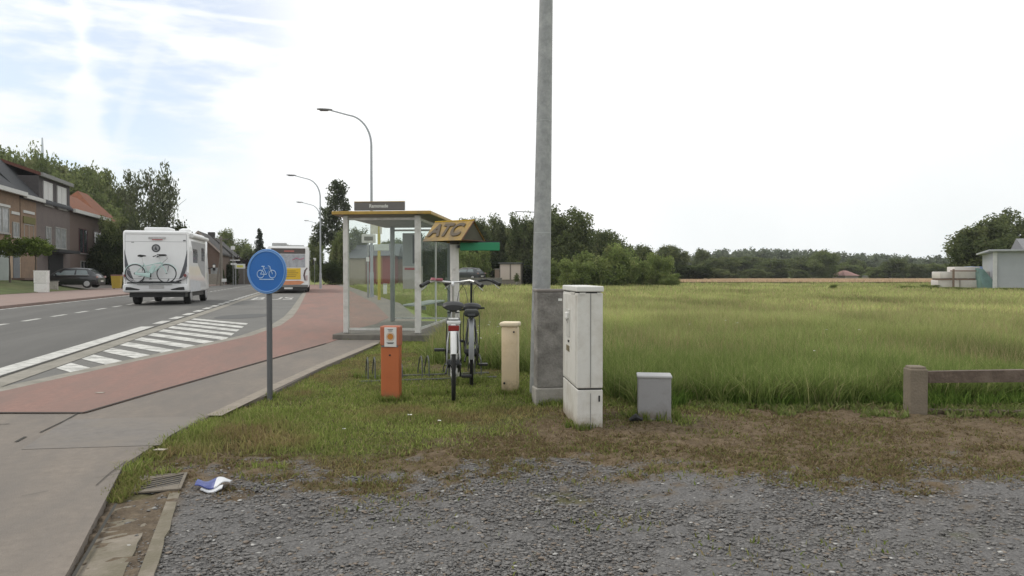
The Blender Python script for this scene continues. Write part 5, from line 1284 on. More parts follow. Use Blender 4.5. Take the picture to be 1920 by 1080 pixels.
# dark parked car (local y forward)
def car(o, paint, L_=4.2, Wc_=1.76, Hc=1.47):
    h = Wc_ / 2
    # stations: y, half width at sill, belt half width, belt z, roof half width, roof z
    S = [(0, h - .16, h - .22, .72, h - .30, .74), (.12, h - .04, h - .08, .86, h - .20, .92), (.32, h, h - .04, .90, h - .27, 1.12), (.75, h, h - .02, .91, h - .27, Hc - .06), (1.5, h, h - .01, .91, h - .25, Hc),
         (2.3, h, h - .01, .90, h - .25, Hc - .02), (2.75, h, h - .02, .90, h - .27, Hc - .17), (3.25, h, h - .06, .88, h - .18, .93), (3.8, h - .05, h - .12, .78, h - .2, .82), (4.1, h - .18, h - .24, .66, h - .28, .68), (4.2, h - .28, h - .34, .55, h - .36, .57)]
    rings = []
    for y, a, b, zb, c_, zr in S:
        y *= L_ / 4.2
        zs = .24 if .1 < y < 4.1 else .36
        r = [(-a + .06, zs), (a - .06, zs), (a, zs + .12), (a, zb - .2), (b, zb), (c_, zr - .05), (c_ - .09, zr), (-c_ + .09, zr), (-c_, zr - .05), (-b, zb), (-a, zb - .2), (-a, zs + .12)]
        rings.append([Vector((x_, y, z_)) for x_, z_ in r])
    MB().loft(rings).build('body', paint, o, 30)
    for sx in (-1, 1):
        def sp(y, u):     # a place on the side glass, u = 0 belt .. 1 roof
            for i in range(len(S) - 1):
                if S[i][0] <= y <= S[i + 1][0]:
                    f_ = (y - S[i][0]) / (S[i + 1][0] - S[i][0]); m_ = [S[i][j] + (S[i + 1][j] - S[i][j]) * f_ for j in range(6)]; break
            b, zb, c_, zr = m_[2], m_[3] + .03, m_[4], m_[5] - .09
            return Vector((sx * (b + (c_ - b) * u + .012), y * L_ / 4.2, zb + (zr - zb) * u))
        for ya, yb, ta, tb in ((.62, 1.45, .80, 1.45), (1.55, 2.98, 1.55, 2.62)):
            n_ = 6; vs = [sp(ya + (yb - ya) * i / n_, .04) for i in range(n_ + 1)] + [sp(ta + (tb - ta) * i / n_, .96) for i in range(n_ + 1)]
            fs = [(i, i + 1, n_ + 2 + i, n_ + 1 + i) for i in range(n_)]
            MB().add(vs, fs).build('side_window', M_glasscar, o)
        mb = MB(); mb.tube([sp(.55, .02), sp(1.5, .0), sp(2.9, .0)], .014, 5); mb.build('window_trim', M_alloy, o)
        mb = MB(); mb.box((sx * (h - .10), .05, .80), (.24, .10, .14), bev=.03); mb.build('tail_light', mat('car_lens', (.36, .22, .20), .3), o)
        mb = MB(); mb.box((sx * (h - .18), L_ - .32, .66), (.26, .16, .12), bev=.03); mb.build('headlight', M_alloy, o)
        mb = MB(); mb.box((sx * (h + .08), 2.75, .98), (.18, .1, .13), bev=.03); mb.build('mirror', paint, o)
        for y in (.72, 3.35): wheel(o, sx * (h - .10), y * L_ / 4.2, .315, .21)
    mb = MB(); mb.prism([(-h + .36, .27, 1.03), (h - .36, .27, 1.03), (h - .36, .66, Hc - .14), (-h + .36, .66, Hc - .14)], (0, -.04, .02)); mb.build('rear_window', M_glassd, o)
    mb = MB(); mb.box((0, -.012, .50), (.52, .012, .11)); mb.build('number_plate', M_white, o)
    mb = MB(); mb.box((0, .04, .36), (Wc_ - .34, .10, .20), bev=.03); mb.build('bumper', M_blackp, o)
M_glasscar = mat('car_glass', (.16, .19, .20), .1, .15, 1.5)
M_carblk = mat('car_black', (.010, .011, .015), .28, .1, 2, coat=.6)
cc = at(191, HOR, 55)
o = thing('parked_car', 'black estate car parked on the driveway before the brick houses', 'car', (cc.x, cc.y, .22), rad(100))
car(o, M_carblk)
cc = at(904, HOR, 84)
o = thing('parked_car', 'dark grey car parked under trees, seen just above the bicycle handlebars', 'car', (cc.x, cc.y, .55), rad(60))
car(o, mat('car_grey', (.05, .055, .06), .35, .1, 2))

# ------------------------------------------------------------------ houses, left
M_brick1 = mat('brown_brick', (.235, .16, .108), .95, .16, 5, col2=(.18, .128, .09), scale2=1)
M_brick2 = mat('dark_brick', (.148, .122, .112), .95, .14, 6, col2=(.12, .10, .094), scale2=1.2)
M_brick3 = mat('purple_brick', (.125, .09, .075), .95, .14, 6)
M_render = mat('beige_render', (.42, .31, .22), .9, .1, 2)
M_slate = mat('slate', (.035, .037, .042), .8, .18, 6)
M_tile = mat('orange_tile', (.21, .075, .035), .9, .2, 8, col2=(.13, .055, .032), scale2=2)
M_tiler = mat('red_tile', (.125, .05, .036), .9, .2, 8)
M_gut = mat('gutter_white', (.52, .52, .50), .5, .05, 3)
M_win = mat('curtained_window', (.30, .31, .31), .2, .3, 2)
M_fr = mat('window_frame', (.30, .29, .27), .5)
M_shut = mat('white_shutter', (.58, .58, .57), .5, .04, 3)
def house(nm, label, s0, t0, width, z0, cat='house'):
    """local x along the road (away), y back from the road, origin at the near front corner; y=0 facade"""
    p_ = st(s0, t0, z0); return thing(nm, label, cat, tuple(p_), RZ + math.pi / 2)
def wbox(o, x0, x1, y0, y1, z0, z1, nm, m, bev=0): return MB().box(((x0 + x1) / 2, (y0 + y1) / 2, (z0 + z1) / 2), (x1 - x0, y1 - y0, z1 - z0), bev=bev).build(nm, m, o)
def window(o, x0, x1, z0, z1, m=None, fr=None, y=0.0, lintel=False):
    w_ = wbox(o, x0, x1, y - .03, y + .06, z0, z1, 'window', m or M_win)
    mb = MB(); t_ = .07
    for (a, b, c_, d) in [(x0, x1, z0, z0 + t_), (x0, x1, z1 - t_, z1), (x0, x0 + t_, z0 + t_, z1 - t_), (x1 - t_, x1, z0 + t_, z1 - t_), ((x0 + x1) / 2 - .03, (x0 + x1) / 2 + .03, z0 + t_, z1 - t_)]:
        mb.box(((a + b) / 2, y - .04, (c_ + d) / 2), (b - a, .06, d - c_))
    mb.build('frame', fr or M_fr, w_)
    wbox(w_, x0 - .06, x1 + .06, y - .14, y - .06, z0 - .08, z0 - .01, 'sill', mat('sill_stone', (.36, .35, .33), .8))
    if lintel: wbox(w_, x0 - .05, x1 + .1, y - .12, y - .035, z1 + .03, z1 + .20, 'lintel', M_gut)
def gable_roof(o, x0, x1, ye, yr, yb, ze, zr, m, nm='roof', th_=.16):
    mb = MB(); mb.prism([(x0, ye, ze), (x0, yr, zr), (x0, yb, ze), (x0, yb, ze - th_), (x0, yr, zr - th_ * 1.4), (x0, ye, ze - th_)], (x1 - x0, 0, 0)); return mb.build(nm, m, o)
FT = -21.0
# house 1 (x local = s - s0)
o = house('brick_house', 'brown brick house with a slate roof at the left border of the photo', 50.0, FT, 12.6, .8)
wbox(o, 0, 12.55, 0, 9.6, 0, 6.3, 'wall', M_brick1); 
wbox(o, 0, 12.5, -.05, -.001, 0, 2.75, 'rendered_base', M_render)
gable_roof(o, -.2, 12.6, -.35, 5.0, 10.0, 6.35, 10.9, M_slate)
wbox(o, -.2, 12.6, -.55, -.33, 6.15, 6.45, 'gutter', M_gut)
wbox(o, 11.2, 12.3, 4.4, 5.6, 9.6, 11.9, 'chimney', M_brick1)
window(o, 8.0, 10.4, 3.3, 5.1, lintel=True); window(o, 11.1, 12.3, 3.1, 4.2, lintel=False)
wbox(o, 10.9, 12.4, -.06, -.002, 4.75, 4.95, 'lintel', M_gut)
gd = wbox(o, 7.6, 10.2, -.10, .02, .0, 2.1, 'garage_door', mat('garage_pale', (.33, .36, .34), .6, .08, 3)); wbox(gd, 7.5, 10.3, -.16, -.02, 2.1, 2.25, 'lintel', M_gut)
dd = wbox(o, 11.0, 12.2, -.10, .02, .15, 2.3, 'front_door', mat('door_grey', (.17, .18, .19), .5, .1, 3)); mb = MB(); mb.cyl((12.05, -.12, 1.2), (12.05, -.16, 1.2), .03); mb.build('handle', M_alloy, dd)
wbox(o, 10.7, 12.5, -.9, -.06, 0, .15, 'step', mat('step_brick', (.15, .10, .08), .9))
# house 2
o = house('brick_house', 'dark brick house with two white shuttered windows in a wall dormer', 62.6, FT + .004, 11.6, .8)
wbox(o, 0, 11.55, 0, 6.0, 0, 6.1, 'wall', M_brick2)
wbox(o, 0, 3.2, -.04, -.001, 0, 6.0, 'brown_bay', M_brick1)
rf = gable_roof(o, -.02, 11.6, -.3, 2.6, 6.2, 6.2, 9.35, M_slate); 
MB().prism([(4.0, -.18, 8.46), (4.0, 2.6, 9.45), (4.0, 5.2, 7.6), (4.0, 5.2, 7.4), (4.0, 2.6, 9.2), (4.0, -.18, 8.2)], (7.6, 0, 0)).build('dormer_roof', M_tiler, rf)
wbox(o, 3.9, 11.55, -.02, 2.6, 6.101, 8.2, 'dormer', mat('dormer_slate', (.062, .055, .056), .8, .15, 6))
wbox(o, -.1, 3.9, -.5, -.28, 6.05, 6.32, 'gutter', M_gut)
wbox(o, 3.8, 11.6, -.35, -.19, 8.15, 8.45, 'dormer_gutter', mat('dormer_trim', (.20, .20, .19), .6))
for x0, x1 in ((4.8, 6.9), (8.1, 10.4)):
    window(o, x0, x1, 6.0, 7.9, M_shut, M_shut, -.03)
window(o, .6, 2.6, 3.0, 4.2, lintel=False); wbox(o, .4, 2.8, -.12, -.042, 4.25, 4.75, 'blind_box', mat('olive_box', (.13, .12, .03), .7)); wbox(o, .4, 2.7, -.1, -.042, 5.0, 5.2, 'lintel', M_gut)
window(o, 5.3, 6.6, 2.6, 4.3); window(o, 7.6, 10.4, 2.6, 4.4)
gd = wbox(o, 5.9, 9.4, -.08, .03, 0, 2.15, 'carport_door', mat('dark_opening', (.012, .013, .014), .6))
wbox(o, 4.6, 10.2, -1.2, -.05, 2.2, 2.45, 'canopy', mat('canopy_dark', (.02, .022, .024), .6))
# house 3
o = house('brick_house', 'lower brick house with an orange tiled roof and white gutter', 74.25, FT - .03, 11.6, .6)
wbox(o, 0, 11.6, 0, 5.3, 0, 6.25, 'wall', M_brick3)
mb = MB(); mb.prism([(-.0, -.3, 6.3), (-.0, 2.6, 8.5), (-.0, 5.6, 6.3)], (11.7, 0, 0)); rf = mb.build('roof', M_tile, o)
wbox(o, -.05, 11.8, -.52, -.28, 6.15, 6.46, 'gutter', M_gut)
window(o, 2.6, 5.2, 2.6, 4.9, M_glassd, mat('frame_oxblood', (.07, .02, .02), .5)); window(o, 7.4, 10.4, 2.6, 4.9, M_win, mat('frame_oxblood', (.07, .02, .02)))
window(o, 3.0, 5.0, .7, 1.9, M_glassd)
wbox(o, 1.6, 2.4, 1.4, 2.2, 7.0, 8.9, 'chimney', M_brick3)
# house 4 with the big orange roof
o = house('brick_house', 'brick house with a tall orange hipped roof beside the birch', 87.4, FT - .8, 11, .4)
wbox(o, 0, 8.4, 0, 6, 0, 6.4, 'wall', M_brick1)
MB().add([(-.2, -.3, 6.4), (8.6, -.3, 6.4), (8.6, 6.3, 6.4), (-.2, 6.3, 6.4), (3.0, 3, 9.9), (6.6, 3, 9.9)], [(0, 1, 5, 4), (1, 2, 5), (2, 3, 4, 5), (3, 0, 4), (0, 3, 2, 1)]).build('roof', M_tile, o)
window(o, 2, 4.5, 3.4, 5.0, M_glassd)
# brown gabled house beyond the motorhome
p = at(372, HOR, 84)
o = thing('gabled_house', 'brown house with a pale raking gable edge right of the motorhome', 'house', (p.x, p.y, 0), RZ)
zw = 3.7; zr_ = 5.9; hw = 2.25
MB().prism([(-hw, 0, -.1), (hw, 0, -.1), (hw, 0, zw), (0, 0, zr_), (-hw, 0, zw)], (0, 9, 0)).build('wall', mat('gable_brown', (.15, .105, .082), .95, .12, 4), o)
mb = MB()
for sx in (-1, 1): mb.prism([(sx * 2.5, -.15, zw - .24), (0, -.15, zr_ + .04), (0, -.15, zr_ + .26), (sx * 2.5, -.15, zw - .02)], (0, 9.3, 0))
rf = mb.build('roof', mat('roof_brown_dark', (.045, .042, .04), .85, .15, 5), o)
mb = MB()
for sx in (-1, 1): mb.prism([(sx * 2.52, -.22, zw - .28), (0, -.22, zr_ + .0), (0, -.22, zr_ + .24), (sx * 2.52, -.22, zw - .04)], (0, .06, 0))
mb.build('barge_board', mat('board_pale', (.40, .34, .30), .7), rf)
wbox(o, 1.3, 2.3, -.03, .05, .8, 2.0, 'window', M_win); wbox(o, -hw, hw, -.06, -.001, 0, 1.3, 'base_course', mat('base_pale', (.30, .28, .24), .9))
p = at(400, HOR, 104)
o = thing('gabled_house', 'dark roofed house with a chimney, behind the pale gable edge', 'house', (p.x, p.y, 0), RZ)
MB().box((0, 4, 1.9), (5.2, 8, 4.0)).build('wall', M_brick2, o)
MB().prism([(-3.0, -.4, 3.7), (0, -.4, 6.5), (3.0, -.4, 3.7)], (0, 9, 0)).build('roof', mat('roof_brown_dark', (.045, .042, .04)), o)
MB().box((-.5, 2.4, 6.6), (.9, .8, 1.3)).build('chimney', mat('chimney_dark', (.05, .045, .042), .9), o)
MB().box((1.0, -.03, 1.7), (1.4, .1, 1.4)).build('window', M_win, o)

# street furniture on the far side
p = at(78, HOR, 46)
o = thing('street_cabinet', 'white street cabinet standing at the far pavement edge by the lawn', 'cabinet', (p.x, p.y, .1), RZ)
MB().box((0, 0, .27), (.74, .4, .56), bev=.02).build('base', M_white, o); MB().box((0, 0, .93), (.76, .42, .74), bev=.02).build('body', M_white, o); MB().box((0, 0, 1.315), (.80, .46, .04), bev=.015).build('roof', M_white, o)
MB().box((0, -.212, .93), (.60, .008, .62)).build('door', mat('cab_door', (.60, .59, .56), .5), o)
p = at(94, HOR, 50)
o = thing('garden_wall', 'low pale garden wall right behind the far white cabinet', 'wall', (p.x, p.y, .1), RZ)
MB().box((0, 0, .25), (.9, .25, .72)).build('wall', M_concl, o); MB().box((0, 0, .64), (1.0, .32, .06)).build('coping', M_conc, o)
p = at(219, HOR, 55)
o = thing('wheeled_bin', 'yellow bin with a dull red lid left of the motorhome', 'bin', (p.x, p.y, .15), RZ)
MB().loft([[Vector((-.26, -.28, .04)), Vector((.26, -.28, .04)), Vector((.26, .28, .04)), Vector((-.26, .28, .04))], [Vector((-.32, -.36, .95)), Vector((.32, -.36, .95)), Vector((.32, .36, .95)), Vector((-.32, .36, .95))]]).build('body', mat('bin_yellow', (.36, .26, .03), .5, .1, 3), o)
MB().box((0, 0, .99), (.68, .76, .08), bev=.03).build('lid', mat('bin_lid', (.20, .10, .09), .5), o)
for sx in (-1, 1): MB().cyl((sx * .22, .30, .1), (sx * .3, .30, .1), .1).build('wheel', M_rubber, o)
p = at(45, 458, 50.6); o = thing('porch_lamp', 'white porch lamp between the two clipped trees', 'lamp', (p.x, p.y, p.z), RZ)
mb = MB(); mb.tube([(0, 0, -.14), (0, 0, -.08), (0, 0, .05), (0, 0, .12)], [.16, .34, .3, .08], 16); mb.build('shade', mat('opal_white', (.66, .68, .64), .4), o, 50)
mb = MB(); mb.tube([(0, 0, .1), (0, .35, .16)], .025, 6); mb.build('arm', M_darkm, o)
# wooden utility pole
p = at(415, HOR, 82)
o = thing('wooden_pole', 'wooden utility pole with braces beside the brown gable', 'pole', (p.x, p.y, 0), RZ)
M_pw = mat('pole_wood', (.21, .19, .165), .95, .15, 6)
mb = MB(); mb.tube([(0, 0, -.2), (0, 0, 5.4)], [.17, .12], 12); mb.build('pole', M_pw, o, 40)
mb = MB(); mb.tube([(-.5, 0, 0), (-.12, 0, 3.0)], .09, 10); mb.build('brace', M_pw, o, 40)
mb = MB(); mb.box((0, -.12, 5.1), (1.5, .08, .10)); mb.build('crossarm', M_pw, o)
mb = MB(); mb.tube([(0, -.1, 4.2), (1.9, -.2, 3.3)], .012, 5); mb.build('wire', M_darkm, o)
# signs at the far end of the road
def roadsign(px, Y, z, w_, h_, m, lab, cat='road sign', zpost=None, nm='road_sign'):
    p_ = at(px, HOR, Y); o_ = thing(nm, lab, cat, (p_.x, p_.y, 0), RZ)
    mb = MB(); mb.cyl((0, .05, -.05), (0, .05, z + h_ / 2 if zpost is None else zpost), .035, n=10); mb.build('post', M_galv, o_, 40)
    MB().box((0, 0, z), (w_, .03, h_), bev=.012).build('plate', m, o_); return o_
M_sw = mat('plate_white', (.66, .66, .65), .4, .04, 3)
roadsign(437, 78, 4.0, .42, .36, M_sw, 'small white plate high on a post left of the blue sign')
o = roadsign(441, 80, 2.75, 1.0, .10, M_sw, 'two narrow white direction arms left of the blue sign'); MB().box((-.15, 0, 2.35), (.6, .03, .2), bev=.01).build('plate', M_sw, o)
p = at(450, HOR, 88); o = thing('hoarding', 'yellow and white roadside board left of the blue sign', 'sign board', (p.x, p.y, 0), RZ)
MB().box((0, 0, 2.2), (1.2, .06, .55), bev=.05).build('board', M_sw, o); MB().box((0, -.035, 2.2), (.7, .02, .26)).build('yellow_field', mat('sign_yellow', (.62, .60, .10), .5), o)
mb = MB()
for sx in (-.45, .45): mb.cyl((sx, .05, 0), (sx, .05, 2.0), .03)
mb.build('legs', M_galv, o)
o = roadsign(420, 78, .62, .48, .32, M_sw, 'low white board beside the hedge foot across the road', zpost=.5)
o = roadsign(388, 74, 1.2, .30, .34, M_sw, 'black and white banded bollard plate right of the motorhome'); mb = MB(); mb.box((0, -.02, 1.12), (.31, .02, .08)); mb.box((0, -.02, 1.3), (.31, .02, .06)); mb.build('bands', M_blackp, o)
p = at(458, HOR, 96); o = thing('garden_wall', 'dull grey brown wall below the purple hedge across the road', 'wall', (p.x, p.y, 0), RZ + rad(12))
MB().box((0, 0, .95), (9, .3, 2.1)).build('wall', mat('wall_dull', (.12, .105, .095), .95, .12, 3), o); MB().box((0, 0, 2.19), (9.1, .36, .08)).build('coping', M_conc, o)
o = roadsign(590, 92, 3.1, .34, .34, M_sw, 'small white round plate right of the bus on a thin post')

# lamps
def street_lamp(px, Y, lab, topy, H_=None):
    b_ = at(px, HOR, Y); H_ = at(px, topy, Y).z
    o_ = thing('street_lamp', lab, 'street lamp', (b_.x, b_.y, 0), 0, 'street lamps along the road')
    mb = MB(); mb.tube([(0, 0, -.1), (0, 0, 1.3), (0, 0, 1.31), (0, 0, H_ - 1.9)], [.105, .10, .075, .055], 14)
    mb.build('pole', M_lampmetal, o_, 40)
    pts = [Vector((-2.05 * (1 - math.cos(rad(a))) / 1.0 * .62, 0, H_ - 1.9 + 1.55 * math.sin(rad(a)))) for a in np.linspace(0, 84, 14)]
    pts.append(Vector((-2.1, 0, H_ - .10)))
    mb = MB(); mb.tube(pts, [.055 - .0015 * i for i in range(len(pts))], 10); mb.build('arm', M_lampmetal, o_, 40)
    mb = MB(); ring = []
    for x_, hw_, hh_ in [(-2.0, .05, .04), (-2.2, .10, .055), (-2.6, .13, .06), (-2.78, .09, .03)]:
        ring.append([Vector((x_, hw_ * math.cos(a), H_ - .08 + (.10 + (x_ + 2.0) * -.02) * 0 + hh_ * math.sin(a) - (x_ + 2) * .05)) for a in np.linspace(0, 2 * math.pi, 10, endpoint=False)])
    mb.loft(ring); hd_ = mb.build('lamp_head', mat('lamp_head_grey', (.22, .22, .23), .5), o_, 50)
    MB().box((-2.42, 0, H_ - .125), (.42, .17, .02), bev=.008).build('lens', M_glassd, hd_)
    return o_
street_lamp(697, 38.5, 'nearest street lamp, rising behind the bus shelter roof', 203)
street_lamp(601, 62, 'second street lamp, right of the bus', 327)
street_lamp(600.5, 88, 'third street lamp, its head just below the second one', 378)
street_lamp(602, 124, 'farthest and smallest street lamp behind the bus', 413)
# far mast
p = at(82, HOR, 420); o = thing('mast', 'thin pale mast sticking up above the wooded slope', 'mast', (p.x, p.y, 0)); hM = at(82, 258, 420).z
mb = MB(); mb.tube([(0, 0, 0), (0, 0, hM * .9), (0, 0, hM)], [.95, .7, .35], 8); mb.build('shaft', mat('mast_grey', (.50, .54, .62), .8), o, 40)

# bus stop posts seen through the shelter
p = gnd(711, 563)
o = thing('bus_stop_post', 'yellow bus stop post with pale boards seen through the shelter', 'bus stop', (p.x, p.y, 0))
mb = MB(); mb.cyl((0, 0, -.05), (0, 0, 3.5), .07, n=12); mb.build('post', mat('stop_yellow', (.42, .36, .06), .5, .1, 4), o, 40)
MB().box((-.12, -.03, 3.3), (.52, .05, .52), bev=.02).build('flag_board', mat('flag_cream', (.60, .57, .47), .5), o)
MB().box((.12, -.04, 2.42), (.68, .06, .30), bev=.02).build('timetable_board', mat('flag_pale', (.50, .53, .48), .5), o)
p = at(690, HOR, 37.8)
o = thing('direction_box', 'grey roadside post with a framed box sign seen through the shelter', 'sign', (p.x, p.y, 0))
mb = MB(); mb.cyl((0, 0, -.05), (0, 0, 2.8), .05, n=12); mb.build('post', M_galv, o, 40)
bx = MB().box((.05, -.05, 3.0), (.70, .08, .44), bev=.02).build('box', mat('box_cream', (.55, .54, .50), .5), o); MB().box((.05, -.10, 3.0), (.44, .02, .2)).build('dark_field', mat('olive_dark', (.10, .095, .07), .6), bx)
MB().box((0, -.06, 1.95), (.16, .02, .22)).build('small_plate', M_white, o)
p = gnd(722, 553)
o = thing('marker_post', 'short white roadside marker post seen through the shelter', 'marker post', (p.x, p.y, 0))
MB().box((0, 0, .28), (.2, .15, .64), bev=.02).build('body', M_white, o); MB().box((0, 0, .63), (.22, .17, .06), bev=.02).build('cap', mat('cap_grey', (.36, .36, .34), .5), o)
# barn seen through the shelter
p = at(704, HOR, 92)
o = thing('red_barn', 'dark red shed with a grey roof seen through the bus shelter', 'shed', (p.x, p.y, 0), rad(4))
MB().box((0, 3, 1.75), (4.6, 6, 3.7)).build('wall', mat('barn_red', (.26, .05, .042), .8, .2, 4), o)
MB().box((-1.9, -.04, 1.75), (.7, .1, 3.4)).build('corner_board', mat('barn_orange', (.42, .14, .06), .7), o); MB().box((.45, -.04, 1.9), (.8, .1, 3.2)).build('door', mat('barn_brown', (.32, .15, .045), .7), o)
MB().prism([(-2.9, -.5, 3.55), (-2.9, 3, 5.0), (-2.9, 6.5, 3.55)], (5.8, 0, 0)).build('roof', mat('barn_roof', (.10, .105, .11), .8), o)
p = at(668, HOR, 90)
o = thing('pale_shed', 'pale shed left of the dark red one, seen through the shelter', 'shed', (p.x, p.y, 0), rad(4))
MB().box((0, 2, 1.6), (2.0, 4, 3.3)).build('wall', mat('shed_beige', (.33, .28, .22), .9, .1, 3), o); MB().prism([(-1.3, -.3, 3.2), (-1.3, 2, 4.4), (-1.3, 4.3, 3.2)], (2.6, 0, 0)).build('roof', mat('barn_roof', (.10, .105, .11)), o)
p = at(750, HOR, 98)
o = thing('brick_house', 'small tan house right of the dark red shed, seen through the shelter', 'house', (p.x, p.y, 0), rad(4))
MB().box((0, 3, 1.6), (3.4, 6, 3.4)).build('wall', mat('tan_wall', (.25, .16, .10), .9, .15, 3), o); MB().prism([(-2, -.4, 3.3), (-2, 3, 5.4), (-2, 6.4, 3.3)], (4, 0, 0)).build('roof', mat('barn_roof', (.10, .105, .11)), o)
for x_ in (-.9, .8): MB().box((x_, -.03, 1.7), (.8, .08, 1.2)).build('window', M_glassd, o)
# white garage pair
p = at(957, HOR, 86)
o = thing('garage', 'low garage with two pinkish white doors left of the grey pole', 'garage', (p.x, p.y, 0), rad(-4))
MB().box((0, 2.5, 1.2), (2.5, 5, 2.6)).build('wall', mat('garage_wall', (.22, .19, .17), .9), o); MB().box((0, 2.4, 2.55), (2.7, 5.4, .14)).build('roof', mat('barn_roof', (.10, .105, .11)), o)
for x_ in (-.62, .62): MB().box((x_, -.03, 1.52), (1.08, .08, 1.75)).build('door', mat('garage_pink', (.56, .47, .43), .6, .03, 2), o)
p = at(969, HOR, 80); o = thing('garden_figure', 'small dark green garden pot plant in front of the right garage door', 'plant', (p.x, p.y, .1))
mb = MB(); mb.tube([(0, 0, 0), (0, 0, .35)], [.12, .17], 12); mb.build('pot', M_conc, o); raw_obj('foliage', crown_mesh('foliage', [(0, 0, .75, .24, .24, .45)], 40, 16, .07, G_dark, W4, .2, seed=71), o)
p = at(932, HOR, 84); o = thing('gate_pillar', 'brown brick gate pillar just left of the white garage doors', 'pillar', (p.x, p.y, 0))
MB().box((0, 0, .85), (.5, .5, 1.9)).build('shaft', mat('pillar_brown', (.20, .15, .12), .9, .15, 5), o); MB().box((0, 0, 1.84), (.6, .6, .1)).build('cap', M_conc, o)
p = at(905, HOR, 82); o = thing('garden_wall', 'low grey wall in front of the dark grey car, behind the handlebars', 'wall', (p.x, p.y, 0), rad(4))
MB().box((-1.0, 0, .35), (6.2, .3, .9)).build('wall', mat('wall_grey', (.15, .145, .14), .95, .12, 3), o); MB().box((-1.0, 0, .83), (6.3, .36, .07)).build('coping', M_conc, o)
# distant houses behind the wheat
for px, Y, tp, wpx, rc, lab in [(1597, 200, 507, 32, (.30, .17, .15), 'distant house with a dull pink roof at the wood edge'), (1655, 205, 511, 26, (.13, .14, .14), 'distant grey roofed house right of the pink roof'), (1552, 205, 513, 16, (.18, .17, .16), 'tiny distant grey house left of the pink roof')]:
    p = at(px, HOR, Y); z_ = at(px, tp, Y).z; w_ = wpx * Y / F
    o = thing('distant_house', lab, 'house', (p.x, p.y, 0), rad(12), 'distant houses at the wood edge')
    MB().box((0, 3, z_ * .21), (w_ * .9, 6, z_ * .44)).build('wall', mat('far_wall', (.30, .26, .23), .9), o)
    MB().add([(-w_ / 2, -.4, z_ * .42), (w_ / 2, -.4, z_ * .42), (w_ / 2, 6.4, z_ * .42), (-w_ / 2, 6.4, z_ * .42), (-w_ * .12, 3, z_), (w_ * .12, 3, z_)], [(0, 1, 5, 4), (1, 2, 5), (2, 3, 4, 5), (3, 0, 4), (0, 3, 2, 1)]).build('roof', mat('far_roof_%d' % px, rc, .9, .1, 2), o)
p = at(1670, HOR, 190); o = thing('white_trailer', 'tiny white trailer below the distant grey roof', 'trailer', (p.x, p.y, .0), rad(20))
MB().box((0, 0, .95), (1.5, 2.4, 1.3), bev=.08).build('body', M_whitev, o)
for sx in (-1, 1): wheel(o, sx * .7, 0, .3, .16)

# ------------------------------------------------------------------ shed and pallets, right
wl = at(1866, HOR, 60)
o = thing('metal_shed', 'long grey corrugated metal shed at the right border', 'shed', (wl.x, wl.y, 0), rad(-28))
def clad_mat():
    m = mat('grey_cladding', (.33, .345, .37), .5, .06, 1.5); nt = m.node_tree; N = nt.nodes; L = nt.links
    tc = N.new('ShaderNodeTexCoord'); wv = N.new('ShaderNodeTexWave'); wv.bands_direction = 'X'; wv.inputs['Scale'].default_value = 5.0
    L.new(tc.outputs['Object'], wv.inputs['Vector']); bp = N.new('ShaderNodeBump'); bp.inputs['Strength'].default_value = .5; bp.inputs['Distance'].default_value = .04
    L.new(wv.outputs['Fac'], bp.inputs['Height']); L.new(bp.outputs['Normal'], N['Principled BSDF'].inputs['Normal']); return m
Hs = 3.05
MB().box((8, 6, Hs / 2 - .1), (16, 12, Hs + .2)).build('wall', clad_mat(), o)
MB().box((-.02, -.03, Hs / 2), (.30, .12, Hs), bev=.02).build('corner_trim', mat('trim_pale', (.46, .46, .46), .5), o)
MB().box((7.9, 5.9, Hs + .08), (16.8, 12.6, .16), bev=.02).build('roof_edge', mat('edge_grey', (.30, .31, .33), .5), o)
MB().prism([(2.0, .9, Hs + .162), (2.0, 6, Hs + 1.25), (2.0, 11, Hs + .162)], (14.2, 0, 0)).build('upper_roof', mat('roof_felt', (.17, .17, .18), .7, .08, 2), o)
M_wrap = mat('pale_wrap', (.60, .555, .53), .35, .06, 3)
M_slat = mat('pallet_wood', (.20, .14, .11), .9, .2, 6)
gP = 'wrapped pallet loads beside the grey shed'
def pallet(px, Y, z0, w_, h_, m, lab, tiers=1, d_=1.1):
    p_ = at(px, HOR, Y); o_ = thing('pallet_load', lab, 'pallet load', (p_.x, p_.y, z0), rad(random.uniform(-6, 6)), gP)
    mb = MB()
    for k in range(3): mb.box(((k - 1) * w_ * .42, 0, .05), (.12, d_, .10))
    mb.box((0, 0, .115), (w_, d_, .025)); mb.build('pallet', M_slat, o_)
    MB().box((0, 0, .13 + h_ / 2), (w_, d_, h_), bev=.03).build('wrapped_load', m, o_, 40)
    return o_
pallet(1772, 62, .0, 1.75, .62, M_wrap, 'lowest pale wrapped load at the left end of the pallets')
pallet(1812, 62.2, .0, 1.45, .62, M_wrap, 'pale wrapped load at ground level, second from the left')
pallet(1772, 62, .76, 1.6, .55, M_wrap, 'pale wrapped load stacked on the leftmost one')
pallet(1806, 62.2, .76, 2.1, .95, M_wrap, 'tallest pale wrapped load on top of the second one')
pallet(1843, 63, .0, 1.5, .55, mat('wrap_green', (.10, .22, .19), .5, .2, 2), 'load under a green tarpaulin right of the pale loads')
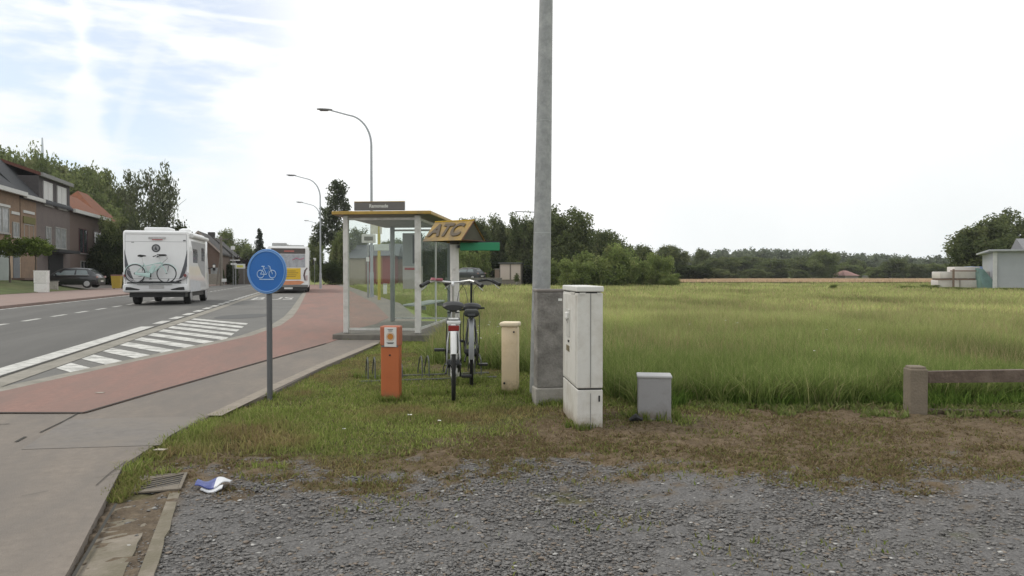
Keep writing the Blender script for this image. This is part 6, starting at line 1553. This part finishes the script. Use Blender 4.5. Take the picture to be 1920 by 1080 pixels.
pallet(1826, 63.5, .70, 1.5, .50, mat('wrap_white', (.58, .62, .64), .4, .1, 2), 'whitish load between the pale stack and the green tarpaulin')
pallet(1825, 63.5, 1.33, .95, .42, mat('wrap_blue', (.33, .43, .66), .5, .1, 2), 'small light blue pack on top of the loads')
pallet(1838, 64.8, .0, 1.2, 1.35, M_wrap, 'pale load at the back, against the shed corner')
p = at(1832, HOR, 61.4); mb = MB(); 
mb.add([(p.x, p.y, 1.75), (p.x + .5, p.y - .1, 1.62), (p.x + 1.55, p.y - .5, .05), (p.x + .2, p.y - .6, .05), (p.x + .0, p.y + .3, 1.72), (p.x + .6, p.y + .3, 1.6), (p.x + 1.7, p.y + .3, .05), (p.x + .1, p.y + .3, .05)], [(0, 1, 2, 3), (4, 7, 6, 5), (0, 4, 5, 1), (1, 5, 6, 2), (2, 6, 7, 3), (3, 7, 4, 0)])
tag(mb.build('tarpaulin', mat('tarp_green', (.17, .27, .25), .6, .25, 2)), 'sloping green tarpaulin hanging from the loads to the ground', 'tarpaulin')
mb = MB()
pz = at(1774, HOR, 61.2)
o = thing('timber_rack', 'dark timber frame in front of the pale wrapped loads', 'frame', (pz.x, pz.y, 0))
for x_ in (0, .0): pass
mb = MB(); mb.box((-.1, 0, .78), (1.5, .10, .09)); mb.box((1.4, 0, 1.50), (2.1, .10, .10)); mb.box((1.6, 0, .78), (1.6, .10, .09)); mb.build('rail', M_slat, o)
mb = MB(); mb.box((.60, -.01, .8), (.12, .12, 1.7)); mb.build('upright', M_slat, o)

# ------------------------------------------------------------------ air
hz = MB(); hz.box((0, 370, 36), (1810, 882, 74.2)); hm = bpy.data.materials.new('haze'); hm.use_nodes = True
hn = hm.node_tree.nodes; hn.remove(hn['Principled BSDF']); pv_ = hn.new('ShaderNodeVolumePrincipled')
pv_.inputs['Color'].default_value = (.95, .97, 1, 1); pv_.inputs['Anisotropy'].default_value = .2; pv_.inputs['Density'].default_value = .00025
hm.node_tree.links.new(pv_.outputs[0], hn['Material Output'].inputs['Volume'])
tag(hz.build('haze', hm), 'thin summer haze over the field and road', 'haze', kind='stuff')
